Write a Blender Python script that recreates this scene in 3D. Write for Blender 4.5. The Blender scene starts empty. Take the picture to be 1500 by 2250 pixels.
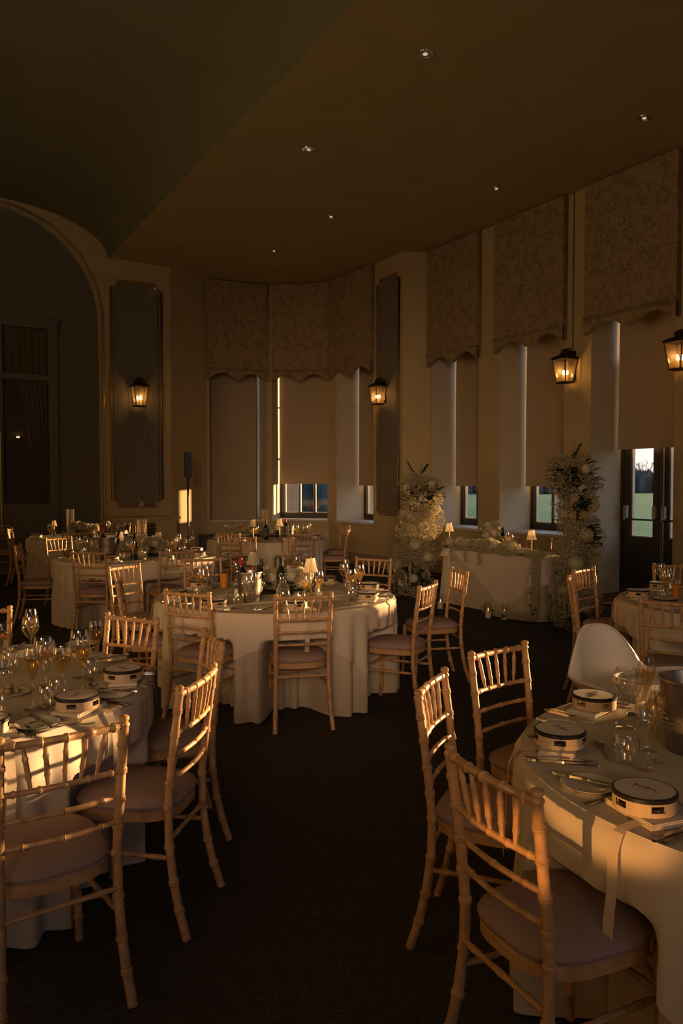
import bpy, math, random
from mathutils import Vector, Matrix
random.seed(7)
C = bpy.context.scene.collection
PI = math.pi
# ------------------------------------------------------------------ camera
F = 1750.0; HOR = 1062.0; CAMZ = 1.65
PITCH = math.atan((1125 - HOR) / F)
sc = bpy.context.scene
cam_d = bpy.data.cameras.new('camera'); cam = bpy.data.objects.new('camera', cam_d); C.objects.link(cam)
cam_d.sensor_fit = 'VERTICAL'; cam_d.sensor_height = 36.0; cam_d.lens = F / 2250 * 36.0
cam_d.clip_start = 0.05; cam_d.clip_end = 2000
cam.location = (0, 0, CAMZ); cam.rotation_euler = (PI / 2 - PITCH, 0, 0)
sc.camera = cam
# ------------------------------------------------------------------ world, sun, exposure
sc.view_settings.view_transform = 'Standard'; sc.view_settings.look = 'None'
sc.view_settings.gamma = 1.0; sc.view_settings.use_curve_mapping = False
sc.view_settings.exposure = 0.0
sc.cycles.use_denoising = True
sc.cycles.max_bounces = 10; sc.cycles.diffuse_bounces = 5; sc.cycles.glossy_bounces = 4
sc.cycles.transmission_bounces = 8; sc.cycles.transparent_max_bounces = 32
sc.cycles.caustics_reflective = False; sc.cycles.caustics_refractive = False
sc.cycles.sample_clamp_indirect = 4.0
W = bpy.data.worlds.new('sky'); sc.world = W; W.use_nodes = True
nt = W.node_tree; nt.nodes.clear()
wo = nt.nodes.new('ShaderNodeOutputWorld'); bg = nt.nodes.new('ShaderNodeBackground')
tc = nt.nodes.new('ShaderNodeTexCoord'); sp = nt.nodes.new('ShaderNodeSeparateXYZ'); cr = nt.nodes.new('ShaderNodeValToRGB')
nt.links.new(tc.outputs['Generated'], sp.inputs[0]); nt.links.new(sp.outputs['Z'], cr.inputs[0])
e = cr.color_ramp.elements
e[0].position = 0.0; e[0].color = (0.88, 0.74, 0.62, 1)
e[1].position = 1.0; e[1].color = (0.38, 0.46, 0.60, 1)
m_ = e.new(0.12); m_.color = (0.78, 0.80, 0.86, 1)
nt.links.new(cr.outputs[0], bg.inputs[0]); nt.links.new(bg.outputs[0], wo.inputs[0])
bg.inputs[1].default_value = 1.5
DW = Vector((0.5145, -0.8575, 0)); NW = Vector((0.8575, 0.5145, 0))     # along the window wall / out through it
SUN_EL = math.radians(2.6)
SUN_AZ = NW.copy()
sun_dir = (Vector((NW.x, NW.y, 0)) * math.cos(SUN_EL) + Vector((0, 0, math.sin(SUN_EL))))
sd = bpy.data.lights.new('sun', 'SUN'); sd.energy = 20.0; sd.angle = math.radians(0.9); sd.color = (1.0, 0.56, 0.24)
so = bpy.data.objects.new('sun', sd); C.objects.link(so)
so.rotation_euler = sun_dir.to_track_quat('Z', 'Y').to_euler()
def area(name, loc, target, sx, sy, power, col):
    l = bpy.data.lights.new(name, 'AREA'); l.shape = 'RECTANGLE'; l.size = sx; l.size_y = sy; l.energy = power; l.color = col
    o = bpy.data.objects.new(name, l); C.objects.link(o); o.location = loc
    o.rotation_euler = (Vector(loc) - Vector(target)).to_track_quat('Z', 'Y').to_euler(); return o
# added fill lamps out of view, left of and behind the camera; no windows built
lw_ = DW * -5.0 + NW * -4.6
area('left_high_fill', (lw_.x, lw_.y, 2.6), (lw_.x + NW.x * 10, lw_.y + NW.y * 10, 34.0), 9.0, 1.6, 215, (1.0, 0.71, 0.38))  # added upward fill that brightens the ceiling and upper walls
lg = area('left_low_fill', (-6.9, -0.2, 1.15), (0.2, 7.4, 1.0), 1.2, 0.8, 12, (1.0, 0.55, 0.24)); lg.data.spread = math.radians(44)  # added low warm fill from the left, aimed across the middle table
hw = area('rear_warm_fill', (-0.5, -5.2, 3.3), (0.0, 12.0, 1.2), 3.0, 1.2, 19, (1.0, 0.60, 0.32)); hw.data.spread = math.radians(28)  # added warm beam that lifts the middle table more than the foreground
area('rear_cool_fill', (3.0, -4.0, 2.6), (-1, 8, 1.2), 3.0, 2.2, 17, (0.66, 0.76, 1.0))  # added cool fill for the foreground seats and floor
# added spot that makes the orange glow on the near right tablecloth
spd = bpy.data.lights.new('cloth_glow_spot', 'SPOT'); spd.energy = 1700; spd.color = (1.0, 0.43, 0.11)
spd.spot_size = math.radians(2.0); spd.spot_blend = 0.55; spd.shadow_soft_size = 0.03
spo = bpy.data.objects.new('cloth_glow_spot', spd); C.objects.link(spo); spo.location = (-3.6, -3.3, 0.70)
spo.rotation_euler = (Vector(spo.location) - Vector((0.70, 2.15, 0.765))).to_track_quat('Z', 'Y').to_euler()
spo.scale = (2.4, 1, 1)

# ------------------------------------------------------------------ pixel helpers
cp, sp_ = math.cos(PITCH), math.sin(PITCH)
def ray(px, py):
    u = px - 750; v = 1125 - py
    return Vector((u, F * cp + v * sp_, v * cp - F * sp_))
def on_z(px, py, z=0.0):
    r = ray(px, py); k = (z - CAMZ) / r.z
    return Vector((r.x * k, r.y * k, z))
def at_y(px, Y, z=0.0):
    # world x for a pixel column at depth Y (near the horizon)
    return Vector(((px - 750) / F * Y, Y, z))
def on_wall(px, P, e):
    # intersection in plan of pixel column with line P + s e -> s
    k = (px - 750) / F
    return (k * P.y - P.x) / (e.x - k * e.y)
def z_at(py, Y): return CAMZ - (py - HOR) * Y / F
# ------------------------------------------------------------------ materials
def lin(c):
    return tuple(((x / 255) / 12.92 if x / 255 <= 0.04045 else ((x / 255 + 0.055) / 1.055) ** 2.4) for x in c)
MATS = {}
def mat(name, col, rough=0.6, metal=0.0, noise=0.0, nscale=20.0, bump=0.0, bscale=80.0, trans=0.0, sheen=0.0, emit=None, estr=0.0, subs=0.0, coat=0.0, col2=None):
    m = bpy.data.materials.new(name); m.use_nodes = True; n = m.node_tree.nodes; l = m.node_tree.links
    b = n['Principled BSDF']
    b.inputs['Base Color'].default_value = (*col, 1); b.inputs['Roughness'].default_value = rough; b.inputs['Metallic'].default_value = metal
    b.inputs['Transmission Weight'].default_value = trans
    b.inputs['Sheen Weight'].default_value = sheen
    b.inputs['Coat Weight'].default_value = coat
    if emit: b.inputs['Emission Color'].default_value = (*emit, 1); b.inputs['Emission Strength'].default_value = estr
    co = n.new('ShaderNodeTexCoord')
    if noise or col2:
        tx = n.new('ShaderNodeTexNoise'); tx.inputs['Scale'].default_value = nscale; tx.inputs['Detail'].default_value = 5
        l.new(co.outputs['Object'], tx.inputs['Vector'])
        mx = n.new('ShaderNodeMix'); mx.data_type = 'RGBA'
        c2 = col2 if col2 else tuple(x * (1 - noise) for x in col)
        mx.inputs['A'].default_value = (*col, 1); mx.inputs['B'].default_value = (*c2, 1)
        rp = n.new('ShaderNodeMapRange'); rp.inputs['From Min'].default_value = .35; rp.inputs['From Max'].default_value = .65
        l.new(tx.outputs['Fac'], rp.inputs['Value']); l.new(rp.outputs[0], mx.inputs['Factor']); l.new(mx.outputs['Result'], b.inputs['Base Color'])
    if bump:
        t2 = n.new('ShaderNodeTexNoise'); t2.inputs['Scale'].default_value = bscale; t2.inputs['Detail'].default_value = 4
        l.new(co.outputs['Object'], t2.inputs['Vector'])
        bp = n.new('ShaderNodeBump'); bp.inputs['Strength'].default_value = bump; bp.inputs['Distance'].default_value = 0.01
        l.new(t2.outputs['Fac'], bp.inputs['Height']); l.new(bp.outputs[0], b.inputs['Normal'])
    MATS[name] = m; return m
def thin_glass(name, tint=(1, 1, 1), base=0.04, amount=1.0, rough=0.02, haze=0.0):
    m = bpy.data.materials.new(name); m.use_nodes = True; n = m.node_tree.nodes; l = m.node_tree.links; n.clear()
    o = n.new('ShaderNodeOutputMaterial'); tr = n.new('ShaderNodeBsdfTransparent'); gl = n.new('ShaderNodeBsdfGlossy')
    tr.inputs[0].default_value = (*tint, 1); gl.inputs['Roughness'].default_value = rough; gl.inputs['Color'].default_value = (1, 1, 1, 1)
    lw = n.new('ShaderNodeLayerWeight'); lw.inputs[0].default_value = 0.35
    mr = n.new('ShaderNodeMapRange'); mr.inputs['To Min'].default_value = base; mr.inputs['To Max'].default_value = amount
    pw = n.new('ShaderNodeMath'); pw.operation = 'POWER'; pw.inputs[1].default_value = 2.0
    l.new(lw.outputs['Facing'], pw.inputs[0]); l.new(pw.outputs[0], mr.inputs['Value'])
    mx = n.new('ShaderNodeMixShader'); l.new(mr.outputs[0], mx.inputs[0]); l.new(tr.outputs[0], mx.inputs[1]); l.new(gl.outputs[0], mx.inputs[2])
    last = mx
    if haze:
        tl = n.new('ShaderNodeBsdfTranslucent'); df = n.new('ShaderNodeBsdfDiffuse'); a = n.new('ShaderNodeMixShader'); a.inputs[0].default_value = .5
        l.new(tl.outputs[0], a.inputs[1]); l.new(df.outputs[0], a.inputs[2])
        c2 = tuple(min(1, x) for x in tint); tl.inputs[0].default_value = (*c2, 1); df.inputs[0].default_value = (*c2, 1)
        m2 = n.new('ShaderNodeMixShader'); m2.inputs[0].default_value = haze
        l.new(mx.outputs[0], m2.inputs[1]); l.new(a.outputs[0], m2.inputs[2]); last = m2
    l.new(last.outputs[0], o.inputs[0]); MATS[name] = m; return m
def cloth_mat(name, col, transl=0.15, bump=0.15, bscale=350, noise=0.06, wave=0):
    m = bpy.data.materials.new(name); m.use_nodes = True; n = m.node_tree.nodes; l = m.node_tree.links; n.clear()
    o = n.new('ShaderNodeOutputMaterial'); d = n.new('ShaderNodeBsdfDiffuse'); t = n.new('ShaderNodeBsdfTranslucent')
    mx = n.new('ShaderNodeMixShader'); mx.inputs[0].default_value = transl
    co = n.new('ShaderNodeTexCoord'); tx = n.new('ShaderNodeTexNoise'); tx.inputs['Scale'].default_value = 6; tx.inputs['Detail'].default_value = 6
    l.new(co.outputs['Object'], tx.inputs['Vector'])
    cm = n.new('ShaderNodeMix'); cm.data_type = 'RGBA'; cm.inputs['A'].default_value = (*col, 1); cm.inputs['B'].default_value = (*[x * (1 - noise) for x in col], 1)
    l.new(tx.outputs['Fac'], cm.inputs['Factor'])
    l.new(cm.outputs['Result'], d.inputs[0]); l.new(cm.outputs['Result'], t.inputs[0])
    b2 = n.new('ShaderNodeTexNoise'); b2.inputs['Scale'].default_value = bscale; l.new(co.outputs['Object'], b2.inputs['Vector'])
    bp = n.new('ShaderNodeBump'); bp.inputs['Strength'].default_value = bump; bp.inputs['Distance'].default_value = .004
    l.new(b2.outputs['Fac'], bp.inputs['Height']); l.new(bp.outputs[0], d.inputs['Normal'])
    l.new(d.outputs[0], mx.inputs[1]); l.new(t.outputs[0], mx.inputs[2]); l.new(mx.outputs[0], o.inputs[0])
    MATS[name] = m; return m
M = MATS
mat('plaster', (0.50, 0.395, 0.22), 0.85, noise=0.08, nscale=3, bump=0.12, bscale=160)
mat('reveal_plaster', (0.56, 0.50, 0.40), 0.85, noise=0.06, nscale=3, bump=0.12, bscale=160)
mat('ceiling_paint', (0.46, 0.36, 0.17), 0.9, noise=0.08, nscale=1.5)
mat('vault_shaded_paint', (0.17, 0.155, 0.085), 0.9, noise=0.08, nscale=1.5)  # ceiling paint made darker; the vault's shade is put into this colour
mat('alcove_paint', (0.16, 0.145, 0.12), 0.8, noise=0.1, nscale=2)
mat('panel_paper', (0.20, 0.185, 0.15), 0.8, noise=0.25, nscale=14, bump=.1, bscale=60)
mat('gold_moulding', (0.50, 0.34, 0.13), 0.35, metal=0.6, noise=.2, nscale=30)
mat('skirting_paint', (0.33, 0.26, 0.17), 0.6, noise=.1, nscale=5)
mat('sill_paint', (0.62, 0.60, 0.56), 0.5, noise=.04, nscale=5)
mat('dark_frame', (0.035, 0.028, 0.022), 0.45, noise=.2, nscale=12)
mat('bead', (0.62, 0.52, 0.44), 0.5, noise=.05, nscale=10)
mat('grey_metal', (0.30, 0.32, 0.35), 0.4, metal=.4, noise=.05, nscale=30)
mat('limewash', (0.60, 0.36, 0.18), 0.42, noise=0.30, nscale=26, bump=.1, bscale=90, coat=.15)
mat('node_wood', (0.50, 0.34, 0.20), 0.42, noise=0.2, nscale=40)
cloth_mat('cushion', (0.36, 0.265, 0.26), 0.0, 0.3, 420, .12)
cloth_mat('linen', (0.67, 0.58, 0.48), 0.18, 0.10, 300, .05)
cloth_mat('overlay_linen', (0.78, 0.70, 0.60), 0.18, 0.10, 300, .05)
cloth_mat('napkin', (0.80, 0.72, 0.62), 0.15, 0.2, 200, .05)
cloth_mat('ribbon', (0.76, 0.66, 0.54), 0.3, 0.1, 200, .05)
cloth_mat('blind_fabric', (0.46, 0.37, 0.26), 0.0, 0.2, 500, .06)
cloth_mat('curtain_fabric', (0.30, 0.23, 0.16), 0.1, 0.2, 300, .2)
mat('drum_skin', (0.74, 0.66, 0.60), 0.6, noise=.05, nscale=20)
mat('drum_wood', (0.66, 0.50, 0.32), 0.45, noise=.15, nscale=30, coat=.2)
mat('drum_black', (0.02, 0.02, 0.025), 0.35, noise=.1, nscale=30)
mat('steel', (0.62, 0.60, 0.57), 0.18, metal=1.0, noise=.05, nscale=50)
mat('bucket_steel', (0.34, 0.31, 0.28), 0.38, metal=1.0, noise=.1, nscale=30, bump=.15, bscale=60)
mat('ink', (0.12, 0.05, 0.045), 0.6, noise=.05, nscale=50)
mat('china', (0.78, 0.76, 0.72), 0.15, noise=.03, nscale=10, coat=.4)
mat('black_plastic', (0.012, 0.012, 0.013), 0.5, noise=.1, nscale=60)
mat('lantern_metal', (0.03, 0.022, 0.015), 0.5, metal=.6, noise=.2, nscale=40)
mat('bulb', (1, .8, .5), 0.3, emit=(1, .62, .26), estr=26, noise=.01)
mat('lens_glint', (.8, .7, .6), 0.3, emit=(1, .74, .5), estr=.55, noise=.01)  # weak emission painted in for the glint of unlit downlights
mat('flame', (1, .8, .5), 0.3, emit=(1, .55, .2), estr=8, noise=.01)
mat('wax', (0.80, 0.72, 0.58), 0.5, noise=.04, nscale=20)
mat('bottle_glass', (0.008, 0.010, 0.006), 0.08, noise=.1, nscale=10, coat=.6)
mat('red_foil', (0.40, 0.03, 0.015), 0.35, noise=.1, nscale=30)
mat('black_foil', (0.02, 0.02, 0.02), 0.35, noise=.1, nscale=30)
mat('paper_label', (0.10, 0.085, 0.06), 0.7, noise=.06, nscale=30)
mat('brass', (0.62, 0.42, 0.16), 0.3, metal=1.0, noise=.1, nscale=30)
mat('leaf_green', (0.035, 0.07, 0.025), 0.5, noise=.3, nscale=30)
mat('stem_green', (0.06, 0.09, 0.04), 0.6, noise=.2, nscale=30)
cloth_mat('petal_white', (0.80, 0.74, 0.60), 0.35, .05, 100, .1)
cloth_mat('petal_blush', (0.72, 0.56, 0.44), 0.35, .05, 100, .1)
cloth_mat('gyp_white', (0.72, 0.66, 0.48), 0.45, .05, 100, .2)
cloth_mat('hydrangea_white', (0.76, 0.72, 0.50), 0.35, .05, 100, .15)
mat('white_plastic', (0.72, 0.69, 0.66), 0.35, noise=.03, nscale=8, coat=.2)
mat('mat_red', (0.16, 0.055, 0.03), 0.95, noise=.2, nscale=60, bump=.3, bscale=200)
mat('bread', (0.45, 0.32, 0.16), 0.8, noise=.3, nscale=60, bump=.4, bscale=90)
mat('speaker_blue', (0.02, 0.035, 0.06), 0.5, noise=.1, nscale=30)
mat('bark', (0.03, 0.027, 0.028), 0.9, noise=.3, nscale=6)
mat('thicket', (0.06, 0.07, 0.08), 0.95, noise=.4, nscale=.5)
mat('thicket_near', (0.05, 0.09, 0.11), 0.95, noise=.5, nscale=1.5)
mat('stone', (0.42, 0.34, 0.26), 0.85, noise=.15, nscale=3, bump=.2, bscale=30)
mat('terrace', (0.16, 0.22, 0.26), 0.7, noise=.3, nscale=1.5)
thin_glass('glass', (0.99, 0.98, 0.96), 0.06, 1.0, 0.07)
thin_glass('window_glass', (0.93, 0.95, 0.95), 0.03, 0.5, 0.01)
thin_glass('amber_drink', (1.0, 0.82, 0.46), 0.05, 0.7, 0.03, 0.07)
thin_glass('clear_drink', (0.93, 0.93, 0.90), 0.05, 0.8, 0.02, 0.03)
thin_glass('shade_glass', (0.95, 0.90, 0.80), 0.06, 0.8, 0.1, 0.42)
thin_glass('lantern_glass', (0.95, 0.72, 0.42), 0.04, 0.5, 0.08, 0.12)
thin_glass('dark_glass', (0.70, 0.68, 0.64), 0.03, 0.4, 0.02)
mat('orange_juice', (0.95, 0.38, 0.04), 0.4, noise=.1, nscale=40); M['orange_juice'].node_tree.nodes['Principled BSDF'].inputs['Subsurface Weight'].default_value = .3
mat('red_wine', (0.10, 0.01, 0.01), 0.1, noise=.05, nscale=40)
# carpet: small woven grid
def carpet():
    m = mat('carpet', (0.075, 0.066, 0.058), 0.97); n = m.node_tree.nodes; l = m.node_tree.links; b = n['Principled BSDF']
    b.inputs['Specular IOR Level'].default_value = 0.15
    co = n.new('ShaderNodeTexCoord'); mp = n.new('ShaderNodeMapping'); mp.inputs['Rotation'].default_value = (0, 0, math.radians(-31)); l.new(co.outputs['Object'], mp.inputs[0])
    br = n.new('ShaderNodeTexBrick'); br.inputs['Scale'].default_value = 18; br.offset = 0.5
    br.inputs['Color1'].default_value = (0.082, 0.073, 0.064, 1); br.inputs['Color2'].default_value = (0.050, 0.046, 0.043, 1); br.inputs['Mortar'].default_value = (0.035, 0.026, 0.02, 1)
    br.inputs['Mortar Size'].default_value = 0.035; br.inputs['Brick Width'].default_value = .5; br.inputs['Row Height'].default_value = .25
    l.new(mp.outputs[0], br.inputs[0])
    ns = n.new('ShaderNodeTexNoise'); ns.inputs['Scale'].default_value = 220; l.new(co.outputs['Object'], ns.inputs[0])
    mx = n.new('ShaderNodeMix'); mx.data_type = 'RGBA'; mx.blend_type = 'MULTIPLY'; mx.inputs['Factor'].default_value = .7
    l.new(br.outputs[0], mx.inputs['A']); l.new(ns.outputs['Fac'], mx.inputs['B'])
    ad = n.new('ShaderNodeMix'); ad.data_type = 'RGBA'; ad.blend_type = 'MULTIPLY'; ad.inputs['Factor'].default_value = 1; ad.inputs['B'].default_value = (1.7, 1.7, 1.7, 1)
    l.new(mx.outputs['Result'], ad.inputs['A']); l.new(ad.outputs['Result'], b.inputs['Base Color'])
    bp = n.new('ShaderNodeBump'); bp.inputs['Strength'].default_value = .5; bp.inputs['Distance'].default_value = .004; l.new(ns.outputs['Fac'], bp.inputs['Height']); l.new(bp.outputs[0], b.inputs['Normal'])
carpet()
def floral():
    m = mat('floral_fabric', (0.33, 0.235, 0.13), 0.9); n = m.node_tree.nodes; l = m.node_tree.links; b = n['Principled BSDF']
    co = n.new('ShaderNodeTexCoord')
    v = n.new('ShaderNodeTexVoronoi'); v.feature = 'DISTANCE_TO_EDGE'; v.inputs['Scale'].default_value = 7
    ns = n.new('ShaderNodeTexNoise'); ns.inputs['Scale'].default_value = 5; ns.inputs['Detail'].default_value = 4
    vm = n.new('ShaderNodeMix'); vm.data_type = 'VECTOR'; vm.inputs['Factor'].default_value = .35
    l.new(co.outputs['Object'], ns.inputs[0]); l.new(co.outputs['Object'], vm.inputs['A']); l.new(ns.outputs['Color'], vm.inputs['B']); l.new(vm.outputs['Result'], v.inputs['Vector'])
    r = n.new('ShaderNodeValToRGB'); r.color_ramp.elements[0].color = (0.20, 0.135, 0.075, 1); r.color_ramp.elements[1].color = (0.33, 0.24, 0.135, 1); r.color_ramp.elements[1].position = .09
    l.new(v.outputs['Distance'], r.inputs[0]); l.new(r.outputs[0], b.inputs['Base Color'])
floral()
def grass():
    m = mat('lawn_grass', (0.06, 0.20, 0.10), 0.9); n = m.node_tree.nodes; l = m.node_tree.links; b = n['Principled BSDF']
    b.inputs['Specular IOR Level'].default_value = 0.1
    co = n.new('ShaderNodeTexCoord'); ns = n.new('ShaderNodeTexNoise'); ns.inputs['Scale'].default_value = .07; ns.inputs['Detail'].default_value = 8
    l.new(co.outputs['Object'], ns.inputs[0]); r = n.new('ShaderNodeValToRGB')
    r.color_ramp.elements[0].color = (0.025, 0.115, 0.055, 1); r.color_ramp.elements[0].position = .35; r.color_ramp.elements[1].color = (0.045, 0.17, 0.085, 1); r.color_ramp.elements[1].position = .65
    l.new(ns.outputs['Fac'], r.inputs[0]); l.new(r.outputs[0], b.inputs['Base Color'])
grass()
# ------------------------------------------------------------------ mesh builder
class MB:
    def weld(s):
        ix = {}; mp = []; nv = []
        for v in s.v:
            k = tuple(round(c, 5) for c in v)
            if k not in ix: ix[k] = len(nv); nv.append(v)
            mp.append(ix[k])
        s.v = nv; s.f = [tuple(mp[i] for i in f) for f in s.f]
    def __init__(s): s.v = []; s.f = []; s.m = []; s.cur = 0
    def add(s, vs, fs):
        o = len(s.v); s.v += [tuple(x) for x in vs]; s.f += [tuple(i + o for i in f) for f in fs]; s.m += [s.cur] * len(fs); return s
    def box(s, x0, x1, y0, y1, z0, z1, T=None):
        vs = [(x, y, z) for z in (z0, z1) for y in (y0, y1) for x in (x0, x1)]
        if T: vs = [tuple(T @ Vector(v)) for v in vs]
        return s.add(vs, [(0, 2, 3, 1), (4, 5, 7, 6), (0, 1, 5, 4), (2, 6, 7, 3), (0, 4, 6, 2), (1, 3, 7, 5)])
    def lathe(s, prof, seg=24, T=None, rmod=None, close=False):
        vs = []; fs = []; n = len(prof)
        for j in range(seg):
            a = 2 * PI * j / seg; ca, sa = math.cos(a), math.sin(a)
            for (r, z) in prof:
                q = r * (rmod(a, z) if rmod else 1); v = Vector((q * ca, q * sa, z)); vs.append(tuple(T @ v) if T else tuple(v))
        for j in range(seg):
            k = (j + 1) % seg
            for i in range(n - 1): fs.append((j * n + i, k * n + i, k * n + i + 1, j * n + i + 1))
            if close: fs.append((j * n + n - 1, k * n + n - 1, k * n, j * n))
        return s.add(vs, fs)
    def tube(s, pts, rad, seg=8, cap=True):
        pts = [Vector(p) for p in pts]; n = len(pts); vs = []; fs = []
        if not hasattr(rad, '__len__'): rad = [rad] * n
        t0 = (pts[1] - pts[0]).normalized(); up = Vector((0, 0, 1)) if abs(t0.z) < .9 else Vector((1, 0, 0))
        for i, p in enumerate(pts):
            t = (pts[min(i + 1, n - 1)] - pts[max(i - 1, 0)])
            t = t.normalized() if t.length > 1e-9 else t0
            a = up.cross(t); a = a.normalized() if a.length > 1e-6 else Vector((1, 0, 0)); b = t.cross(a)
            for j in range(seg):
                q = 2 * PI * j / seg; vs.append(tuple(p + (a * math.cos(q) + b * math.sin(q)) * rad[i]))
        for i in range(n - 1):
            for j in range(seg):
                k = (j + 1) % seg; fs.append((i * seg + j, i * seg + k, (i + 1) * seg + k, (i + 1) * seg + j))
        if cap: fs.append(tuple(range(seg))[::-1]); fs.append(tuple((n - 1) * seg + j for j in range(seg)))
        return s.add(vs, fs)
    def quad(s, a, b, c, d): return s.add([a, b, c, d], [(0, 1, 2, 3)])
    def prism(s, poly, z0, z1, T=None):
        n = len(poly); vs = [(x, y, z0) for x, y in poly] + [(x, y, z1) for x, y in poly]
        if T: vs = [tuple(T @ Vector(v)) for v in vs]
        return s.add(vs, [tuple(range(n))[::-1], tuple(range(n, 2 * n))] + [(i, (i + 1) % n, n + (i + 1) % n, n + i) for i in range(n)])
    def sphere(s, c, rx, ry, rz, seg=12, rings=8):
        prof = [(max(1e-4, math.sin(PI * i / rings)), -math.cos(PI * i / rings)) for i in range(rings + 1)]
        return s.lathe(prof, seg, Matrix.Translation(c) @ Matrix.Diagonal((rx, ry, rz, 1)))
    def mesh(s, name, mats, smooth=True):
        if name in ('drum_shell', 'wall_outer'): s.weld()
        me = bpy.data.meshes.new(name); me.from_pydata(s.v, [], s.f)
        for m in (mats if isinstance(mats, (list, tuple)) else [mats]): me.materials.append(M[m])
        if any(s.m): me.polygons.foreach_set('material_index', s.m)
        if smooth:
            me.polygons.foreach_set('use_smooth', [True] * len(me.polygons))
            try: me.set_sharp_from_angle(angle=math.radians(40))
            except Exception: pass
        me.update(); return me
def obj(name, mb, mats, parent=None, smooth=True, loc=None, rot=None):
    me = mb if isinstance(mb, bpy.types.Mesh) else mb.mesh(name, mats, smooth)
    o = bpy.data.objects.new(name, me); C.objects.link(o)
    if parent: o.parent = parent
    if loc is not None: o.location = loc
    if rot is not None: o.rotation_euler = rot
    return o
def tag(o, label, cat, group=None, kind=None):
    o['label'] = label; o['category'] = cat
    if group: o['group'] = group
    if kind: o['kind'] = kind
    return o
def empty(name, label=None, cat=None, loc=(0, 0, 0), rz=0.0, group=None):
    o = bpy.data.objects.new(name, None); C.objects.link(o); o.location = loc; o.rotation_euler = (0, 0, rz); o.empty_display_size = .05
    if label: tag(o, label, cat, group)
    return o
def struct(o): o['kind'] = 'structure'; return o
KIDS = {}
def children(o): return [c for c in bpy.data.objects if c.parent == o]
def tree(o):
    if o.name not in KIDS: KIDS[o.name] = [(c, [g for g in children(c)]) for c in children(o)]
    return KIDS[o.name]
def dup(root):
    t = tree(root); r = root.copy(); C.objects.link(r)
    for ch, gs in t:
        c = ch.copy(); C.objects.link(c); c.parent = r
        for g in gs: d = g.copy(); C.objects.link(d); d.parent = c
    return r
class Proto:
    def __init__(s, fn): s.fn = fn; s.root = None
    def put(s, loc, rz, label, cat, group=None, sc_=None, rot=None):
        if s.root is None: o = s.fn(); s.root = o
        else: o = dup(s.root)
        o.location = loc; o.rotation_euler = rot if rot else (0, 0, rz)
        if sc_: o.scale = (sc_, sc_, sc_)
        elif s.root is not o: o.scale = (1, 1, 1)
        o['label'] = label; o['category'] = cat
        if group: o['group'] = group
        elif 'group' in o: del o['group']
        return o
# ================================================================== room shell
HC = 4.3; ZC = CAMZ + HC
def wp(px, cy):
    Y = F * HC / (HOR - cy); return Vector(((px - 750) / F * Y, Y, 0))
A0 = wp(1295, 416)
P1 = A0 + (-DW) * on_wall(943, A0, -DW)
P2 = wp(884, 558); P3 = wp(824, 584); P4 = wp(722, 625); P5 = wp(592, 631); P6 = wp(455, 617); P7 = wp(377, 592)
def ab(p): return (p.x * DW.x + p.y * DW.y, p.x * NW.x + p.y * NW.y)
def fromab(a, b): return DW * a + NW * b
bR = ab(A0)[1]; aE = ab(P7)[0]; aB = 6.0; bL = -6.0
R_END = fromab(aB, bR); B_L = fromab(aB, bL); L_E = fromab(aE, bL)
T_W = 0.8
def frame_of(P, Q):
    e = (Q - P); L = e.length; e = e.normalized(); o = Vector((-e.y, e.x, 0)); return e, o, L
def wmat(P, Q):
    e, o, L = frame_of(P, Q)
    return Matrix(((e.x, o.x, 0, P.x), (e.y, o.y, 0, P.y), (0, 0, 1, 0), (0, 0, 0, 1)))   # local x along, y outward, z up
def wall(name, P, Q, ops, ztop=ZC, m='plaster'):
    # ops: (s0,s1,z0,z1)
    L = (Q - P).length; T = wmat(P, Q); mb = MB()
    ss = sorted({0.0, L, *[o[0] for o in ops], *[o[1] for o in ops]}); zs = sorted({0.0, ztop, *[o[2] for o in ops], *[o[3] for o in ops]})
    for yy in (0.0, T_W):
        for i in range(len(ss) - 1):
            for j in range(len(zs) - 1):
                cx, cz = (ss[i] + ss[i + 1]) / 2, (zs[j] + zs[j + 1]) / 2
                if any(o[0] < cx < o[1] and o[2] < cz < o[3] for o in ops): continue
                mb.quad(*[tuple(T @ Vector(v)) for v in ((ss[i], yy, zs[j]), (ss[i + 1], yy, zs[j]), (ss[i + 1], yy, zs[j + 1]), (ss[i], yy, zs[j + 1]))])
    mb.cur = 1
    for (a, b, z0, z1) in ops:
        for q in (((a, 0, z0), (a, T_W, z0), (a, T_W, z1), (a, 0, z1)), ((b, 0, z0), (b, T_W, z0), (b, T_W, z1), (b, 0, z1)),
                  ((a, 0, z1), (b, 0, z1), (b, T_W, z1), (a, T_W, z1)), ((a, 0, z0), (b, 0, z0), (b, T_W, z0), (a, T_W, z0))):
            mb.quad(*[tuple(T @ Vector(v)) for v in q])
    o = struct(obj(name, mb, [m, 'reveal_plaster'], smooth=False)); return o
WN = [0]
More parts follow.
